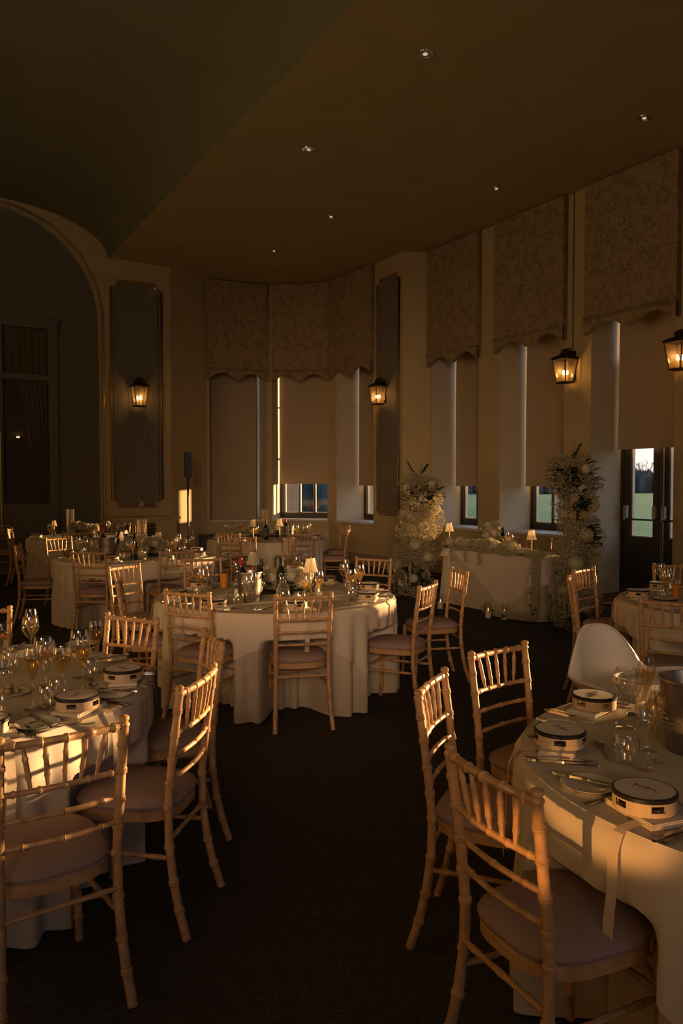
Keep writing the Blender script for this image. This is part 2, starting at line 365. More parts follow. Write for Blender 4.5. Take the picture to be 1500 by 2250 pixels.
def window(P, Q, s0, s1, z0, z1, bars):
    WN[0] += 1; T = wmat(P, Q); w = struct(empty('window_%d' % WN[0])); y0, y1 = T_W - .10, T_W - .03; mb = MB(); fw = .09
    w.matrix_world = T
    mb.box(s0, s0 + fw, y0, y1, z0, z1).box(s1 - fw, s1, y0, y1, z0, z1).box(s0, s1, y0, y1, z1 - fw, z1).box(s0, s1, y0, y1, z0, z0 + .12)
    obj('window_frame', mb, 'dark_frame', w, False)
    x = [s0 + fw + (s1 - s0 - 2 * fw) * k / bars for k in range(bars + 1)]
    zmid = [z0 + .12, z0 + 1.35, z0 + 2.5, z1 - fw]
    for k in range(1, bars): obj('glazing_bar', MB().box(x[k] - .018, x[k] + .018, y0 + .01, y1 - .01, z0 + .12, z1 - fw), 'dark_frame', w, False)
    for z in zmid[1:-1]: obj('glazing_bar', MB().box(s0 + fw, s1 - fw, y0 + .012, y1 - .012, z - .018, z + .018), 'dark_frame', w, False)
    for k in range(bars):
        for j in range(3):
            a, b, c, d = x[k] + .018, x[k + 1] - .018, zmid[j] + (.0 if j == 0 else .018), zmid[j + 1] - .018
            if j == 0:
                bm = MB()
                for q in ((a, a + .012, c, d), (b - .012, b, c, d), (a, b, c, c + .02), (a, b, d - .012, d)): bm.box(q[0], q[1], y0 + .03, y1 + .015, q[2], q[3])
                obj('pane_bead', bm, 'bead', w, False)
            obj('pane', MB().quad((a, y0 + .04, c), (b, y0 + .04, c), (b, y0 + .04, d), (a, y0 + .04, d)), 'window_glass', w, False)
    sl = struct(obj('window_sill', MB().box(s0 - .0, s1 + .0, -.035, T_W - .10, z0 - .035, z0 + .004), 'sill_paint', w, False))
    return w
FLWORD = {}
def pelmet(P, Q, s0, s1, label, hump=True, zb=4.0):
    T = wmat(P, Q); r = empty('pelmet', label, 'pelmet', group='floral fabric pelmets above the windows'); r.matrix_world = T
    z1 = ZC - .02; y0, y1 = -.10, -.02; n = 24; mb = MB()
    def low(u):   # shaped lower edge: corners low, two humps up, middle low
        return zb - .20 + .15 * abs(math.sin(2 * PI * u)) ** 1.2
    vs = []; fs = []
    rows = [z1, ZC - .5, zb]
    for i in range(n + 1):
        u = i / n; x = s0 + (s1 - s0) * u
        for y in (y0, y1):
            for z in (z1, zb): vs.append((x, y, z))
    for i in range(n):
        a = i * 4; b = a + 4
        fs += [(a, a + 1, b + 1, b), (a + 2, b + 2, b + 3, a + 3), (a + 1, a + 3, b + 3, b + 1), (a, b, b + 2, a + 2)]
    fs += [(0, 2, 3, 1), (n * 4, n * 4 + 1, n * 4 + 3, n * 4 + 2)]
    mb.add(vs, fs); obj('pelmet_panel', mb, 'floral_fabric', r, False)
    mb = MB(); mb.box(s0, s1, y0 - .012, y0, ZC - .50, ZC - .47); obj('header_seam', mb, 'floral_fabric', r, False)
    mb = MB(); vs = []; fs = []
    for i in range(n + 1):
        u = i / n; x = s0 + (s1 - s0) * u; vs += [(x, y0 - .004, zb + .02), (x, y0 - .004, low(u)), (x, y1, zb + .02), (x, y1, low(u))]
    for i in range(n):
        a = i * 4; b = a + 4; fs += [(a, a + 1, b + 1, b), (a + 2, b + 2, b + 3, a + 3), (a + 1, a + 3, b + 3, b + 1)]
    mb.add(vs, fs); obj('shaped_edge', mb, 'floral_fabric', r, False)
    mb = MB(); k = int((s1 - s0) / .035)
    for i in range(k):
        x = s0 + (s1 - s0) * (i + .5) / k
        mb.tube([(x, y0 - .012, zb + .05), (x + random.uniform(-.004, .004), y0 - .02, zb - .01)], [.016, .012], 5)
    obj('pleated_trim', mb, 'floral_fabric', r, False)
    return r
def blind(P, Q, s0, s1, z0, label, z1=4.6, y=T_W - .26, gapl=.05, gapr=.03):
    T = wmat(P, Q); r = empty('roller_blind', label, 'blind', group='plain roller blinds'); r.matrix_world = T
    a, b = s0 + gapl, s1 - gapr; mb = MB(); n = 10; vs = []; fs = []
    for i in range(n + 1):
        x = a + (b - a) * i / n
        for j in range(9):
            z = z0 + (z1 - z0) * j / 8; vs.append((x + .006 * math.sin(z * 2.1) * (1 if i in (0,) else .3), y + .004 * math.sin(i * .9 + j), z))
    for i in range(n):
        for j in range(8): q = i * 9 + j; fs.append((q, q + 9, q + 10, q + 1))
    mb.add(vs, fs); obj('blind_cloth', mb, 'blind_fabric', r)
    obj('bottom_bar', MB().box(a, b, y - .008, y + .008, z0 - .02, z0 + .004), 'blind_fabric', r, False)
    obj('blind_roller', MB().tube([(a, y, z1), (b, y, z1)], .03, 10), 'blind_fabric', r)
    return r
ZS, ZT = 0.86, 4.6
# bay windows and right wall windows: pixel columns -> wall coordinates
def ops_px(P, Q, px0, px1):
    e, o, L = frame_of(P, Q); a = on_wall(px0, P, e); b = on_wall(px1, P, e); return max(.03, a), min(L - .03, b)
b1 = ops_px(P6, P5, 461, 585); b2 = ops_px(P5, P4, 598, 719); b3 = ops_px(P4, P3, 739, 820)
w1 = ops_px(P1, R_END, 947, 1050); w2 = ops_px(P1, R_END, 1097, 1237); wd = ops_px(P1, R_END, 1295, 1478)
near = []
aP = ab(P1)[0]
for a_0, a_1 in ((-5.75, -4.15), (-3.2, -1.95), (-.7, .7), (1.5, 2.9), (3.7, 5.1)): near.append((a_0 - aP, a_1 - aP))
wall('wall_end', L_E, P7, [], 5.6)
wall('wall_bay_left', P7, P6, [])
wall('wall_bay_window_left', P6, P5, [(b1[0], b1[1], ZS, ZT)])
wall('wall_bay_window_middle', P5, P4, [(b2[0], b2[1], ZS, ZT)])
wall('wall_bay_window_right', P4, P3, [(b3[0], b3[1], ZS, ZT)])
wall('wall_pier_side', P3, P2, [])
wall('wall_pier_front', P2, P1, [])
wall('wall_right', P1, R_END, [(w1[0], w1[1], ZS, ZT), (w2[0], w2[1], ZS, ZT), (wd[0], wd[1], 0, ZT)] + [(a, b, ZS, ZT) for a, b in near])
RW = []
wall('wall_back', R_END, B_L, [])
wall('wall_left', B_L, L_E, [])
window(P6, P5, *b1, ZS, ZT, 3); window(P5, P4, *b2, ZS, ZT, 3); window(P4, P3, *b3, ZS, ZT, 3)
window(P1, R_END, *w1, ZS, ZT, 3); window(P1, R_END, *w2, ZS, ZT, 3)
for a, b in near: window(P1, R_END, a, b, ZS, ZT, 3)
pelmet(P6, P5, b1[0] - .05, b1[1] - .01, 'dark floral pelmet over the left window of the bay', zb=4.05)
pelmet(P5, P4, b2[0] + .02, b2[1] + .04, 'dark floral pelmet over the middle window of the bay', zb=4.05)
pelmet(P4, P3, b3[0] - .2, b3[1] + .03, 'dark floral pelmet over the right window of the bay', zb=4.05)
pelmet(P1, R_END, w1[0] - .02, w1[1] + .06, 'floral pelmet over the window right of the pillar')
pelmet(P1, R_END, w2[0] - .06, w2[1] + .05, 'floral pelmet over the window behind the flower-draped table')
pelmet(P1, R_END, wd[0] - .06, wd[1] + .08, 'floral pelmet with wavy lower edge over the glazed door')
blind(P6, P5, *b1, ZS + .03, 'beige roller blind pulled right down over the left window of the bay', gapl=.02, gapr=.06)
blind(P5, P4, *b2, 1.66, 'beige roller blind over the middle window of the bay, ending above three panes', gapr=.01)
blind(P4, P3, *b3, 1.62, 'narrow looking beige roller blind in the right window of the bay')
blind(P1, R_END, *w1, 1.62, 'beige roller blind in the window just left of the bouquet on the table')
blind(P1, R_END, *w2, 1.62, 'beige roller blind in the window left of the lantern on the cord')
blind(P1, R_END, *wd, 2.17, 'wide beige roller blind stopping above the glazed door')
for i, (a, b) in enumerate(near):
    bo = blind(P1, R_END, a, b, 1.62, 'beige roller blind in the %s window past the door, right of the view' % ('first', 'second', 'third', 'fourth', 'fifth', 'sixth', 'seventh')[i])
# ---- glazed double door in the right wall
def door_leaf(x0, x1, name='door_leaf'):
    y0, y1 = T_W - .12, T_W - .06
    mb = MB(); st = .13; zt = 3.4; zl = .86
    mb.box(x0, x0 + st, y0, y1, .02, zt).box(x1 - st, x1, y0, y1, .02, zt).box(x0 + st, x1 - st, y0, y1, zt - .15, zt).box(x0 + st, x1 - st, y0, y1, .02, zl)
    lf = obj(name, mb, 'dark_frame', DOOR, False)
    bd = MB()
    for q in ((x0 + st, x0 + st + .012, zl, zt - .15), (x1 - st - .012, x1 - st, zl, zt - .15), (x0 + st, x1 - st, zl, zl + .016)): bd.box(q[0], q[1], y0 + .02, y1 + .01, q[2], q[3])
    obj('pane_bead', bd, 'bead', lf, False)
    obj('pane', MB().quad((x0 + st, y0 + .03, zl), (x1 - st, y0 + .03, zl), (x1 - st, y0 + .03, zt - .15), (x0 + st, y0 + .03, zt - .15)), 'window_glass', lf, False)
    pz = 1.12
    obj('push_bar', MB().tube([(x0 + .06, y0 - .07, pz), (x1 - .06, y0 - .07, pz)], .014, 8), 'dark_frame', lf)
    for xx in (x0 + .07, x1 - .07):
        m2 = MB(); m2.box(xx - .03, xx + .03, y0 - .06, y0, pz + .02, pz + .20).tube([(xx, y0 - .03, pz + .04), (xx, y0 - .09, pz)], .018, 6)
        obj('bar_housing', m2, 'grey_metal', lf, False)
DOOR = struct(empty('door_1')); DOOR.matrix_world = wmat(P1, R_END)
dm = (wd[0] + wd[1]) / 2
fr = MB(); fr.box(wd[0], wd[0] + .05, T_W - .14, T_W - .02, 0, ZT).box(wd[1] - .05, wd[1], T_W - .14, T_W - .02, 0, ZT).box(wd[0], wd[1], T_W - .14, T_W - .02, 3.4, 3.5).box(wd[0], wd[1], T_W - .14, T_W - .02, ZT - .08, ZT)
obj('door_frame', fr, 'dark_frame', DOOR, False)
door_leaf(wd[0] + .05, dm - .005); door_leaf(dm + .005, wd[1] - .05)
obj('pane', MB().quad((wd[0], T_W - .05, 3.5), (wd[1], T_W - .05, 3.5), (wd[1], T_W - .05, ZT - .08), (wd[0], T_W - .05, ZT - .08)), 'window_glass', DOOR, False)
obj('lock_rod', MB().tube([(dm + .07, T_W - .16, .1), (dm + .07, T_W - .16, 2.9)], .010, 6), 'grey_metal', DOOR)
# ---- skirting boards
def skirt(name, P, Q, s0, s1):
    T = wmat(P, Q); mb = MB(); mb.box(s0, s1, -.02, 0.0, 0, .20, T).box(s0, s1, -.034, -.02, 0, .13, T).box(s0, s1, -.026, 0.0, .20, .23, T)
    struct(obj(name, mb, 'skirting_paint', None, False))
for nm, P, Q in (('baseboard_bay_left', P7, P6), ('baseboard_bay_window_left', P6, P5), ('baseboard_bay_middle', P5, P4), ('baseboard_bay_right', P4, P3), ('baseboard_pier_side', P3, P2), ('baseboard_pier_front', P2, P1)):
    skirt(nm, P, Q, .0, (Q - P).length)
skirt('baseboard_right', P1, R_END, 0, wd[0]); skirt('baseboard_right_near', P1, R_END, wd[1], (R_END - P1).length)
# ---- floor
fl = [L_E, P7, P6, P5, P4, P3, P2, P1, R_END, B_L]
def poly(name, pts, z, m, flip=False):
    mb = MB(); n = len(pts)
    f = tuple(range(n)); mb.add([(p.x, p.y, z) for p in pts], [f[::-1] if flip else f]); return struct(obj(name, mb, m, None, False))
poly('floor', fl, 0.0, 'carpet')
mb = MB(); T = wmat(P1, R_END); mb.box(wd[0], wd[1], -.0, T_W, -.02, .004, T); struct(obj('trim_door_threshold', mb, 'skirting_paint', None, False))
# ---- ceiling: flat over the window side, barrel vault over the arch side
AC, AR, AZ = None, 1.93, None
e_, o_, L_ = frame_of(L_E, P7)
s_arch = on_wall(225, L_E, e_); b_arch = bL + s_arch
b_c = b_arch - AR; z_c = 4.72
b_cr = b_arch + .14                       # crease
VR = b_cr - b_c
SK = -0.53
def vault(b):      # height of the vault over b
    q = (AR + .10) ** 2 - (b - b_c) ** 2; t = max(-1, min(1, (b - b_c) / VR)); return ZC + (z_c + AR + .10 - ZC) * math.sqrt(max(0, 1 - t * t))
poly('ceiling', [fromab(aE, b_cr), P7, P6, P5, P4, P3, P2, P1, R_END, fromab(aB, b_cr + SK)], ZC, 'ceiling_paint', True)
mb = MB(); n = 80; vs = []; fs = []
for i in range(n + 1):
    b = b_c - VR * math.cos(PI * i / n)
    for a in (aE, aB): p = fromab(a, b + (SK if a == aB else 0)); vs.append((p.x, p.y, vault(b)))
for i in range(n): fs.append((2 * i, 2 * i + 1, 2 * i + 3, 2 * i + 2))
mb.add(vs, fs); struct(obj('ceiling_vault', mb, 'vault_shaded_paint'))
poly('ceiling_left', [fromab(aE, bL), fromab(aE, b_c - VR), fromab(aB, b_c - VR + SK), fromab(aB, bL)], ZC, 'ceiling_paint', True)
# end wall upper part with the arch opening: rebuild the end wall as a face with an arch
bpy.data.objects.remove(bpy.data.objects['wall_end'])
TE = wmat(L_E, P7); LE = (P7 - L_E).length; sc_a = b_c - bL; mb = MB()
def top(s_):
    b = bL + s_; return (vault(b) if abs(b - b_c) < VR else ZC) + .12
def archz(s_):
    t = (s_ - sc_a) / AR; return z_c + AR * math.sqrt(max(0, 1 - t * t)) if abs(t) <= 1 else 0.0
SS = sorted({0.0, LE} | {sc_a - AR * math.cos(PI * i / 48) for i in range(49)} | {sc_a - VR, sc_a + VR} | {sc_a + VR - .03 * k for k in range(4)})
for a, b in zip(SS, SS[1:]):
    inside = (sc_a - AR - 1e-6) <= (a + b) / 2 <= (sc_a + AR + 1e-6)
    za, zb_ = (archz(a), archz(b)) if inside else (0, 0)
    if inside: za, zb_ = max(za, z_c), max(zb_, z_c)
    mb.quad(*[tuple(TE @ Vector(v)) for v in ((a, 0, za), (b, 0, zb_), (b, 0, top(b) + .01), (a, 0, top(a) + .01))])
RD = .22
ap = [(sc_a - AR, 0)] + [(sc_a - AR * math.cos(PI * i / 48), z_c + AR * math.sin(PI * i / 48)) for i in range(49)] + [(sc_a + AR, 0)]
for p, q in zip(ap, ap[1:]):
    mb.quad(*[tuple(TE @ Vector(v)) for v in ((p[0], 0, p[1]), (q[0], 0, q[1]), (q[0], RD, q[1]), (p[0], RD, p[1]))])
struct(obj('wall_end', mb, 'plaster', None, False))
struct(obj('trim_alcove_floor', MB().box(0, LE, -.02, RD + .05, -.05, .003, TE), 'skirting_paint', None, False))
mb = MB(); mb.add([tuple(TE @ Vector((x, RD, z))) for x, z in ap], [tuple(range(len(ap)))])
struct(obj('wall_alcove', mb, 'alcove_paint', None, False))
for nm, rr, off, m in (('trim_arch_outer', AR + .035, .022, 'gold_moulding'), ('trim_arch_inner', AR - .005, .016, 'plaster')):
    pts = [(sc_a - rr, 0.01)] + [(sc_a - rr * math.cos(PI * i / 48), z_c + rr * math.sin(PI * i / 48)) for i in range(49)] + [(sc_a + rr, 0.01)]
    mb = MB(); mb.tube([tuple(TE @ Vector((x, -.008, z))) for x, z in pts], off, 8); struct(obj(nm, mb, m))
# tall glazed doors in the alcove
def sx(px): return on_wall(px, L_E + o_ * RD, e_)
Ya = 14.6
D2 = struct(empty('door_2')); D2.matrix_world = TE
x0, x1 = sx(-40), sx(128); zt = z_at(703, Ya)
mb = MB(); y0, y1 = RD - .06, RD
mb.box(x1 - .16, x1, y0, y1, 0, zt).box(x0 - .1, x0 + .0, y0, y1, 0, zt).box(x0, x1, y0 - .02, y1, zt - .12, zt).box(x0, x1 + .03, y0 - .05, y1, zt, zt + .05)
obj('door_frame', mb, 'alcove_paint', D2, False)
xa, xb = sx(8), x1 - .16; zl, zm = z_at(1108, Ya), z_at(827, Ya)
mb = MB(); mb.box(xa - .10, xa, y0, y1, 0, zt - .12).box(x0, xb, y0 - .01, y1, zm - .05, zm + .05).box(xa, xb, y0, y1, 0, zl)
mb.box(xa + .12, xb - .12, y0 - .015, y0, .15, zl - .15)
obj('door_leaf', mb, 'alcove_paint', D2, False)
obj('gilt_strip', MB().tube([(xa - .05, y0 - .01, .75), (xa - .05, y0 - .01, 2.6)], .016, 6), 'gold_moulding', D2)
for (c, d) in ((zl, zm - .05), (zm + .05, zt - .12)):
    obj('pane', MB().quad((xa, y0 + .03, c), (xb, y0 + .03, c), (xb, y0 + .03, d), (xa, y0 + .03, d)), 'dark_glass', D2, False)
mb = MB(); vs = []; fs = []; nx, nz = 40, 24
for i in range(nx + 1):
    for j in range(nz + 1):
        v = j / nz; z = zl + .05 + (zt - .2 - zl) * v; u = i / nx
        lo = .12 + .62 * (1 - v) ** .8 if v < .75 else .12 - .1 * (v - .75) * 4 * 0
        x = xa + (xb - xa) * (lo + (1 - lo) * u)
        vs.append((x, RD - .012 + .010 * math.sin(u * 38 + v * 2), z))
for i in range(nx):
    for j in range(nz): q = i * (nz + 1) + j; fs.append((q, q + nz + 1, q + nz + 2, q + 1))
mb.add(vs, fs)
cu = obj('curtain', mb, 'curtain_fabric'); cu.matrix_world = TE; tag(cu, 'dim tied-back curtain behind the glass of the dark arched alcove', 'curtain')
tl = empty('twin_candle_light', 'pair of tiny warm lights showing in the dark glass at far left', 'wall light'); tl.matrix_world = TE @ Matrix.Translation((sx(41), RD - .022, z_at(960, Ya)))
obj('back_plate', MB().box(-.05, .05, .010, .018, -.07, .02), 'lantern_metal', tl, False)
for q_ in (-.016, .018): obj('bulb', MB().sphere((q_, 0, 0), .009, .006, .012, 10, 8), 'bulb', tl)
# ---- framed wall panels with scooped corners
def panel_outline(x0, x1, z0, z1, r, n=6):
    pts = []
    for (cx, cz, a0) in ((x0, z0, 90), (x1, z0, 180), (x1, z1, 270), (x0, z1, 0)):
        for k in range(n + 1):
            a = math.radians(a0 - 90 * k / n); pts.append((cx + r * math.cos(a), cz + r * math.sin(a)))
    return pts
def wall_panel(P, Q, px0, px1, z0, z1, label, r=.14):
    T = wmat(P, Q); e, o, L = frame_of(P, Q); a, b = on_wall(px0, P, e), on_wall(px1, P, e)
    rt = empty('wall_panel', label, 'panel', group='scooped-corner wall panels'); rt.matrix_world = T
    out = panel_outline(a, b, z0, z1, r)
    mb = MB(); n = len(out); mb.add([(x, -.012, z) for x, z in out] + [(x, 0, z) for x, z in out], [tuple(range(n))] + [(i, (i + 1) % n, n + (i + 1) % n, n + i) for i in range(n)])
    obj('panel_field', mb, 'panel_paper', rt, False)
    mb = MB(); mb.tube([(x, -.018, z) for x, z in out] + [(out[0][0], -.018, out[0][1])], .024, 6); obj('panel_moulding', mb, 'gold_moulding', rt)
    ins = panel_outline(a + .07, b - .07, z0 + .07, z1 - .07, r)
    mb = MB(); mb.tube([(x, -.014, z) for x, z in ins] + [(ins[0][0], -.014, ins[0][1])], .009, 5); obj('inner_moulding', mb, 'gold_moulding', rt)
    return rt
YC = 15.5
PW0 = P7 - NW * 8
wall_panel(PW0, P7, 246, 357, z_at(1113, YC), z_at(622, YC), 'tall dark panel with gilt frame on the chimney breast behind the left lantern')
wall_panel(P3, P2, 829, 877, z_at(1130, 15.3), z_at(612, 15.3), 'narrow dark panel with gilt frame on the pillar between the windows', .10)
# ---- radiator cover / mantel under the chimney panel
TM = wmat(PW0, P7); eM, oM, LM = frame_of(PW0, P7)
ma, mbb = on_wall(236, PW0, eM) , on_wall(375, PW0, eM) + .0
rt = empty('radiator_cover', 'cream mantel-like radiator cover with dark grilles below the tall gilt panel', 'radiator cover'); rt.matrix_world = TM
mz = 1.0
obj('cover_top', MB().box(ma - .06, mbb + .06, -.42, -.01, mz - .04, mz).box(ma - .03, mbb + .03, -.39, -.01, mz - .07, mz - .04), 'plaster', rt, False)
g = [(ma + .14 + k * .40, ma + .14 + k * .40 + .30) for k in range(int((mbb - ma - .2) / .40))]
body = MB(); yb = -.36
xs = [ma] + [v for q in g for v in q] + [mbb]
body.box(ma, mbb, yb, 0, 0, .30).box(ma, mbb, yb, 0, .90 - .02, mz - .07)
for i in range(0, len(xs), 2): body.box(xs[i], xs[i + 1], yb, 0, .30, .88)
body.box(ma, mbb, -.05, 0, .30, .88)
obj('cover_body', body, 'plaster', rt, False)
for (a, b) in g:
    gm = MB()
    for k in range(9): gm.box(a, b, yb + .02, yb + .045, .33 + k * .06, .35 + k * .06)
    obj('grille', gm, 'black_plastic', rt, False)
# ---- ceiling downlights
for i, (px, py) in enumerate(((934, 118), (678, 328), (1415, 259), (1090, 414), (727, 476), (602, 551))):
    p = on_z(px, py, ZC)
    lab = ['recessed chrome downlight nearest the camera in the ceiling', 'recessed downlight left of the largest one, second ceiling row', 'recessed downlight near the right edge of the ceiling', 'recessed downlight above the pelmets by the pillar', 'small recessed downlight in the middle of the ceiling', 'farthest recessed downlight, over the bay'][i]
    r = empty('downlight', lab, 'downlight', (p.x, p.y, ZC), group='recessed ceiling downlights')
    obj('trim_ring', MB().lathe([(.062, -.001), (.062, -.008), (.085, -.006), (.087, -.001)], 24), 'steel', r)
    obj('reflector', MB().lathe([(.062, -.004), (.055, -.001), (.04, -.003), (.001, -.003)], 20), 'steel', r)
    obj('lamp_lens', MB().lathe([(.026, -.006), (.020, -.011), (.001, -.012)], 12), 'lens_glint', r)
# ---- wall lanterns
def lantern_fn():
    r = empty('wall_lantern')
    def corner(z): # half width at z
        t = (z + .20) / .34; return .082 + .046 * t
    fr = MB()
    for sx_ in (-1, 1):
        for sy_ in (-1, 1):
            fr.tube([(sx_ * corner(-.20), sy_ * corner(-.20), -.20), (sx_ * corner(.14), sy_ * corner(.14), .14)], .008, 6)
    for z in (-.20, .14):
        c = corner(z); fr.box(-c - .008, c + .008, -c - .008, -c + .008, z - .009, z + .009).box(-c - .008, c + .008, c - .008, c + .008, z - .009, z + .009)
        fr.box(-c - .008, -c + .008, -c, c, z - .009, z + .009).box(c - .008, c + .008, -c, c, z - .009, z + .009)
    obj('lantern_frame', fr, 'lantern_metal', r, False)
    rf = MB(); c = .15
    rf.add([(-c, -c, .15), (c, -c, .15), (c, c, .15), (-c, c, .15), (-.07, -.07, .20), (.07, -.07, .20), (.07, .07, .20), (-.07, .07, .20)], [(0, 1, 5, 4), (1, 2, 6, 5), (2, 3, 7, 6), (3, 0, 4, 7), (4, 5, 6, 7), (0, 3, 2, 1)])
    rf.lathe([(.001, .285), (.03, .28), (.055, .262), (.066, .235), (.062, .22), (.068, .20)], 16)
    obj('lantern_roof', rf, 'lantern_metal', r)
    obj('lantern_base', MB().box(-.08, .08, -.08, .08, -.205, -.19), 'lantern_metal', r, False)
    obj('wall_bracket', MB().box(-.05, .05, .115, .175, -.15, .26).tube([(0, .15, .24), (0, .08, .30), (0, 0, .285)], .009, 6), 'lantern_metal', r, False)
    for k in range(4):
        a, b = corner(-.19), corner(.13); T = Matrix.Rotation(k * PI / 2, 4, 'Z'); g = MB()
        g.quad(*[tuple(T @ Vector(v)) for v in ((-a, -a, -.19), (a, -a, -.19), (b, -b, .13), (-b, -b, .13))]); obj('pane', g, 'lantern_glass', r, False)
    for k in range(3):
        a = 2 * PI * k / 3 + .5; x, y = .036 * math.cos(a), .036 * math.sin(a)
        c = obj('candle_tube', MB().tube([(x, y, -.19), (x, y, -.09)], .011, 8), 'wax', r)
        obj('bulb', MB().lathe([(.001, -.09), (.012, -.082), (.016, -.062), (.010, -.035), (.001, -.018)], 10, Matrix.Translation((x, y, 0))), 'bulb', c)
    ld = bpy.data.lights.new('lantern_glow', 'POINT'); ld.energy = 2.2; ld.color = (1, .58, .22); ld.shadow_soft_size = .03
    lo = bpy.data.objects.new('lantern_glow', ld); C.objects.link(lo); lo.parent = r; lo.location = (0, -.055, -.04)
    return r
LAN = Proto(lantern_fn)
def lantern(P, Q, px, py, label, scale=1.0):
    e, o, L = frame_of(P, Q); s_ = on_wall(px, P, e); p = P + e * s_ - o * .17 * scale; z = z_at(py, p.y)
    return LAN.put((p.x, p.y, z), math.atan2(e.y, e.x), label, 'lantern', 'lit wall lanterns', scale), p, z
lantern(PW0, P7, 302, 868, 'lit black lantern on the dark gilt panel at the left', 1.12)
lantern(P3, P2, 846, 866, 'lit black lantern seen side-on on the narrow pillar panel', 1.0)
L3, pL, zL = lantern(P1, R_END, 1256, 812, 'lit black lantern below a thin cord between window and door', 1.02)
lantern(P1, R_END, 1506, 778, 'lit lantern cut off by the right edge of the photo', 1.02)
tag(obj('lantern_cord', MB().tube([(pL.x + NW.x * .155, pL.y + NW.y * .155, zL + .3), (pL.x + NW.x * .155, pL.y + NW.y * .155, ZC)], .005, 6), 'lantern_metal'), 'thin dark cord rising from the lantern beside the door to the ceiling', 'cord')
# ================================================================== chairs
def post_pts(fn, z0, z1, rings, r0, r1, finial=False):
    zs = [z0]; rad = []
    pts = [(z0, 1.0)]
    for z in rings:
        pts += [(z - .010, 1.0), (z - .0065, 1.22), (z - .002, 1.22), (z, 1.02), (z + .002, 1.22), (z + .0065, 1.22), (z + .010, 1.0)]
    pts.append((z1, 1.0)); P_ = []; R_ = []
    for z, k in pts:
        t = (z - z0) / (z1 - z0); P_.append(fn(z)); R_.append((r0 + (r1 - r0) * t) * k)
    return P_, R_
def make_chair():
    r = empty('chiavari_chair')
    def back(side):
        def fn(z):
            if z < .44: t = 1 - z / .44; return (side * (.178 + .018 * t * t), -.075 * t * t, z)
            t = (z - .44) / .48; return (side * (.178 + .008 * t), -.055 * t ** 1.3, z)
        return fn
    for sd_ in (-1, 1):
        f = back(sd_); P_, R_ = post_pts(f, 0, .885, [.10, .20, .33, .47, .56, .65, .745, .83], .0165, .0150)
        tx, ty, _ = f(.885)
        P_ += [(tx, ty, .892), (tx, ty, .899), (tx, ty, .904), (tx, ty, .912), (tx, ty, .920), (tx, ty, .925)]; R_ += [.0185, .0175, .0125, .0175, .0165, .008]
        obj('back_post', MB().tube(P_, R_, 10), 'limewash', r)
        def ff(z, s=sd_): t = 1 - z / .44; return (s * (.172 + .012 * t * t), .375 + .02 * t * t, z)
        P_, R_ = post_pts(ff, 0, .435, [.09, .20, .31, .39], .014, .016)
        obj('front_leg', MB().tube(P_, R_, 10), 'limewash', r)
        st = MB(); n = 7
        a, b = Vector((sd_ * .176, -.02, .285)), Vector((sd_ * .170, .375, .285)); pp = []; rr = []
        for k in range(13): pp.append(a.lerp(b, k / 12)); rr.append(.0085 * (1.3 if k % 4 == 2 else 1))
        st.tube(pp, rr, 8); obj('side_stretcher', st, 'limewash', r)
    def rail(z, rr, name, bow=.018, nodes=5):
        f0 = back(1)(z); w = f0[0]; pp = []; ra = []
        N = 24
        nd = [(-w + 2 * w * (k + .5) / nodes) for k in range(nodes)]
        xs = sorted([-w + 2 * w * k / 12 for k in range(13)] + [x + d for x in nd for d in (-.007, -.003, .003, .007)])
        for x in xs:
            k = 1.0
            for q in nd:
                if abs(abs(x - q) - .003) < 1e-6: k = 1.3
            pp.append((x, f0[1] - bow * (1 - (x / w) ** 2), z)); ra.append(rr * k)
        return obj(name, MB().tube(pp, ra, 8), 'limewash', r)
    rail(.893, .0125, 'top_rail', nodes=5)
    rail(.745, .0095, 'back_rail', nodes=5); rail(.660, .0085, 'back_rail', nodes=3); rail(.575, .0085, 'back_rail', nodes=3)
    ft, fb = back(1)(.893), back(1)(.745)
    for k in range(5):
        u = (k - 2) / 2
        xt, xb_ = u * .123, u * .098
        yt = ft[1] - .018 * (1 - (xt / .186) ** 2); yb_ = fb[1] - .018 * (1 - (xb_ / .183) ** 2)
        pp = []; ra = []
        for j in range(15):
            t = j / 14; pp.append((xt + (xb_ - xt) * t, yt + (yb_ - yt) * t, .888 + (.75 - .888) * t)); ra.append(.0056 + .0026 * math.sin(PI * t) + (.0022 if j in (4, 10) else 0))
        obj('spindle', MB().tube(pp, ra, 7), 'limewash', r)
    for z, y0, nm in ((.36, -.012, 'rear_stretcher'), (.30, .378, 'front_stretcher')):
        pp = [Vector((-.17 + .34 * k / 12, y0, z)) for k in range(13)]; obj(nm, MB().tube(pp, [.0085 * (1.3 if k % 4 == 2 else 1) for k in range(13)], 8), 'limewash', r)
    # D-shaped seat: rounded outline
    def outline(gx, gy):
        pts = []
        for k in range(32):
            a = 2 * PI * k / 32; c, s_ = math.cos(a), math.sin(a); q = .62
            x = abs(c) ** q * (1 if c > 0 else -1); y = abs(s_) ** q * (1 if s_ > 0 else -1)
            wx = .190 + .010 * y; pts.append((x * (wx + gx), .192 + y * (.205 + gy)))
        return pts
    def ring(levels, m, nm):
        mb = MB(); vs = []; fs = []; n = 32
        for (g, z) in levels:
            vs += [(x, y, z) for x, y in outline(g, g)]
        for i in range(len(levels) - 1):
            for k in range(n): fs.append((i * n + k, i * n + (k + 1) % n, (i + 1) * n + (k + 1) % n, (i + 1) * n + k))
        fs.append(tuple((len(levels) - 1) * n + k for k in range(n))); fs.append(tuple(range(n))[::-1]); mb.add(vs, fs); return obj(nm, mb, m, r)
    ring([(-.012, .405), (-.002, .410), (-.002, .440), (-.01, .448)], 'limewash', 'seat_frame')
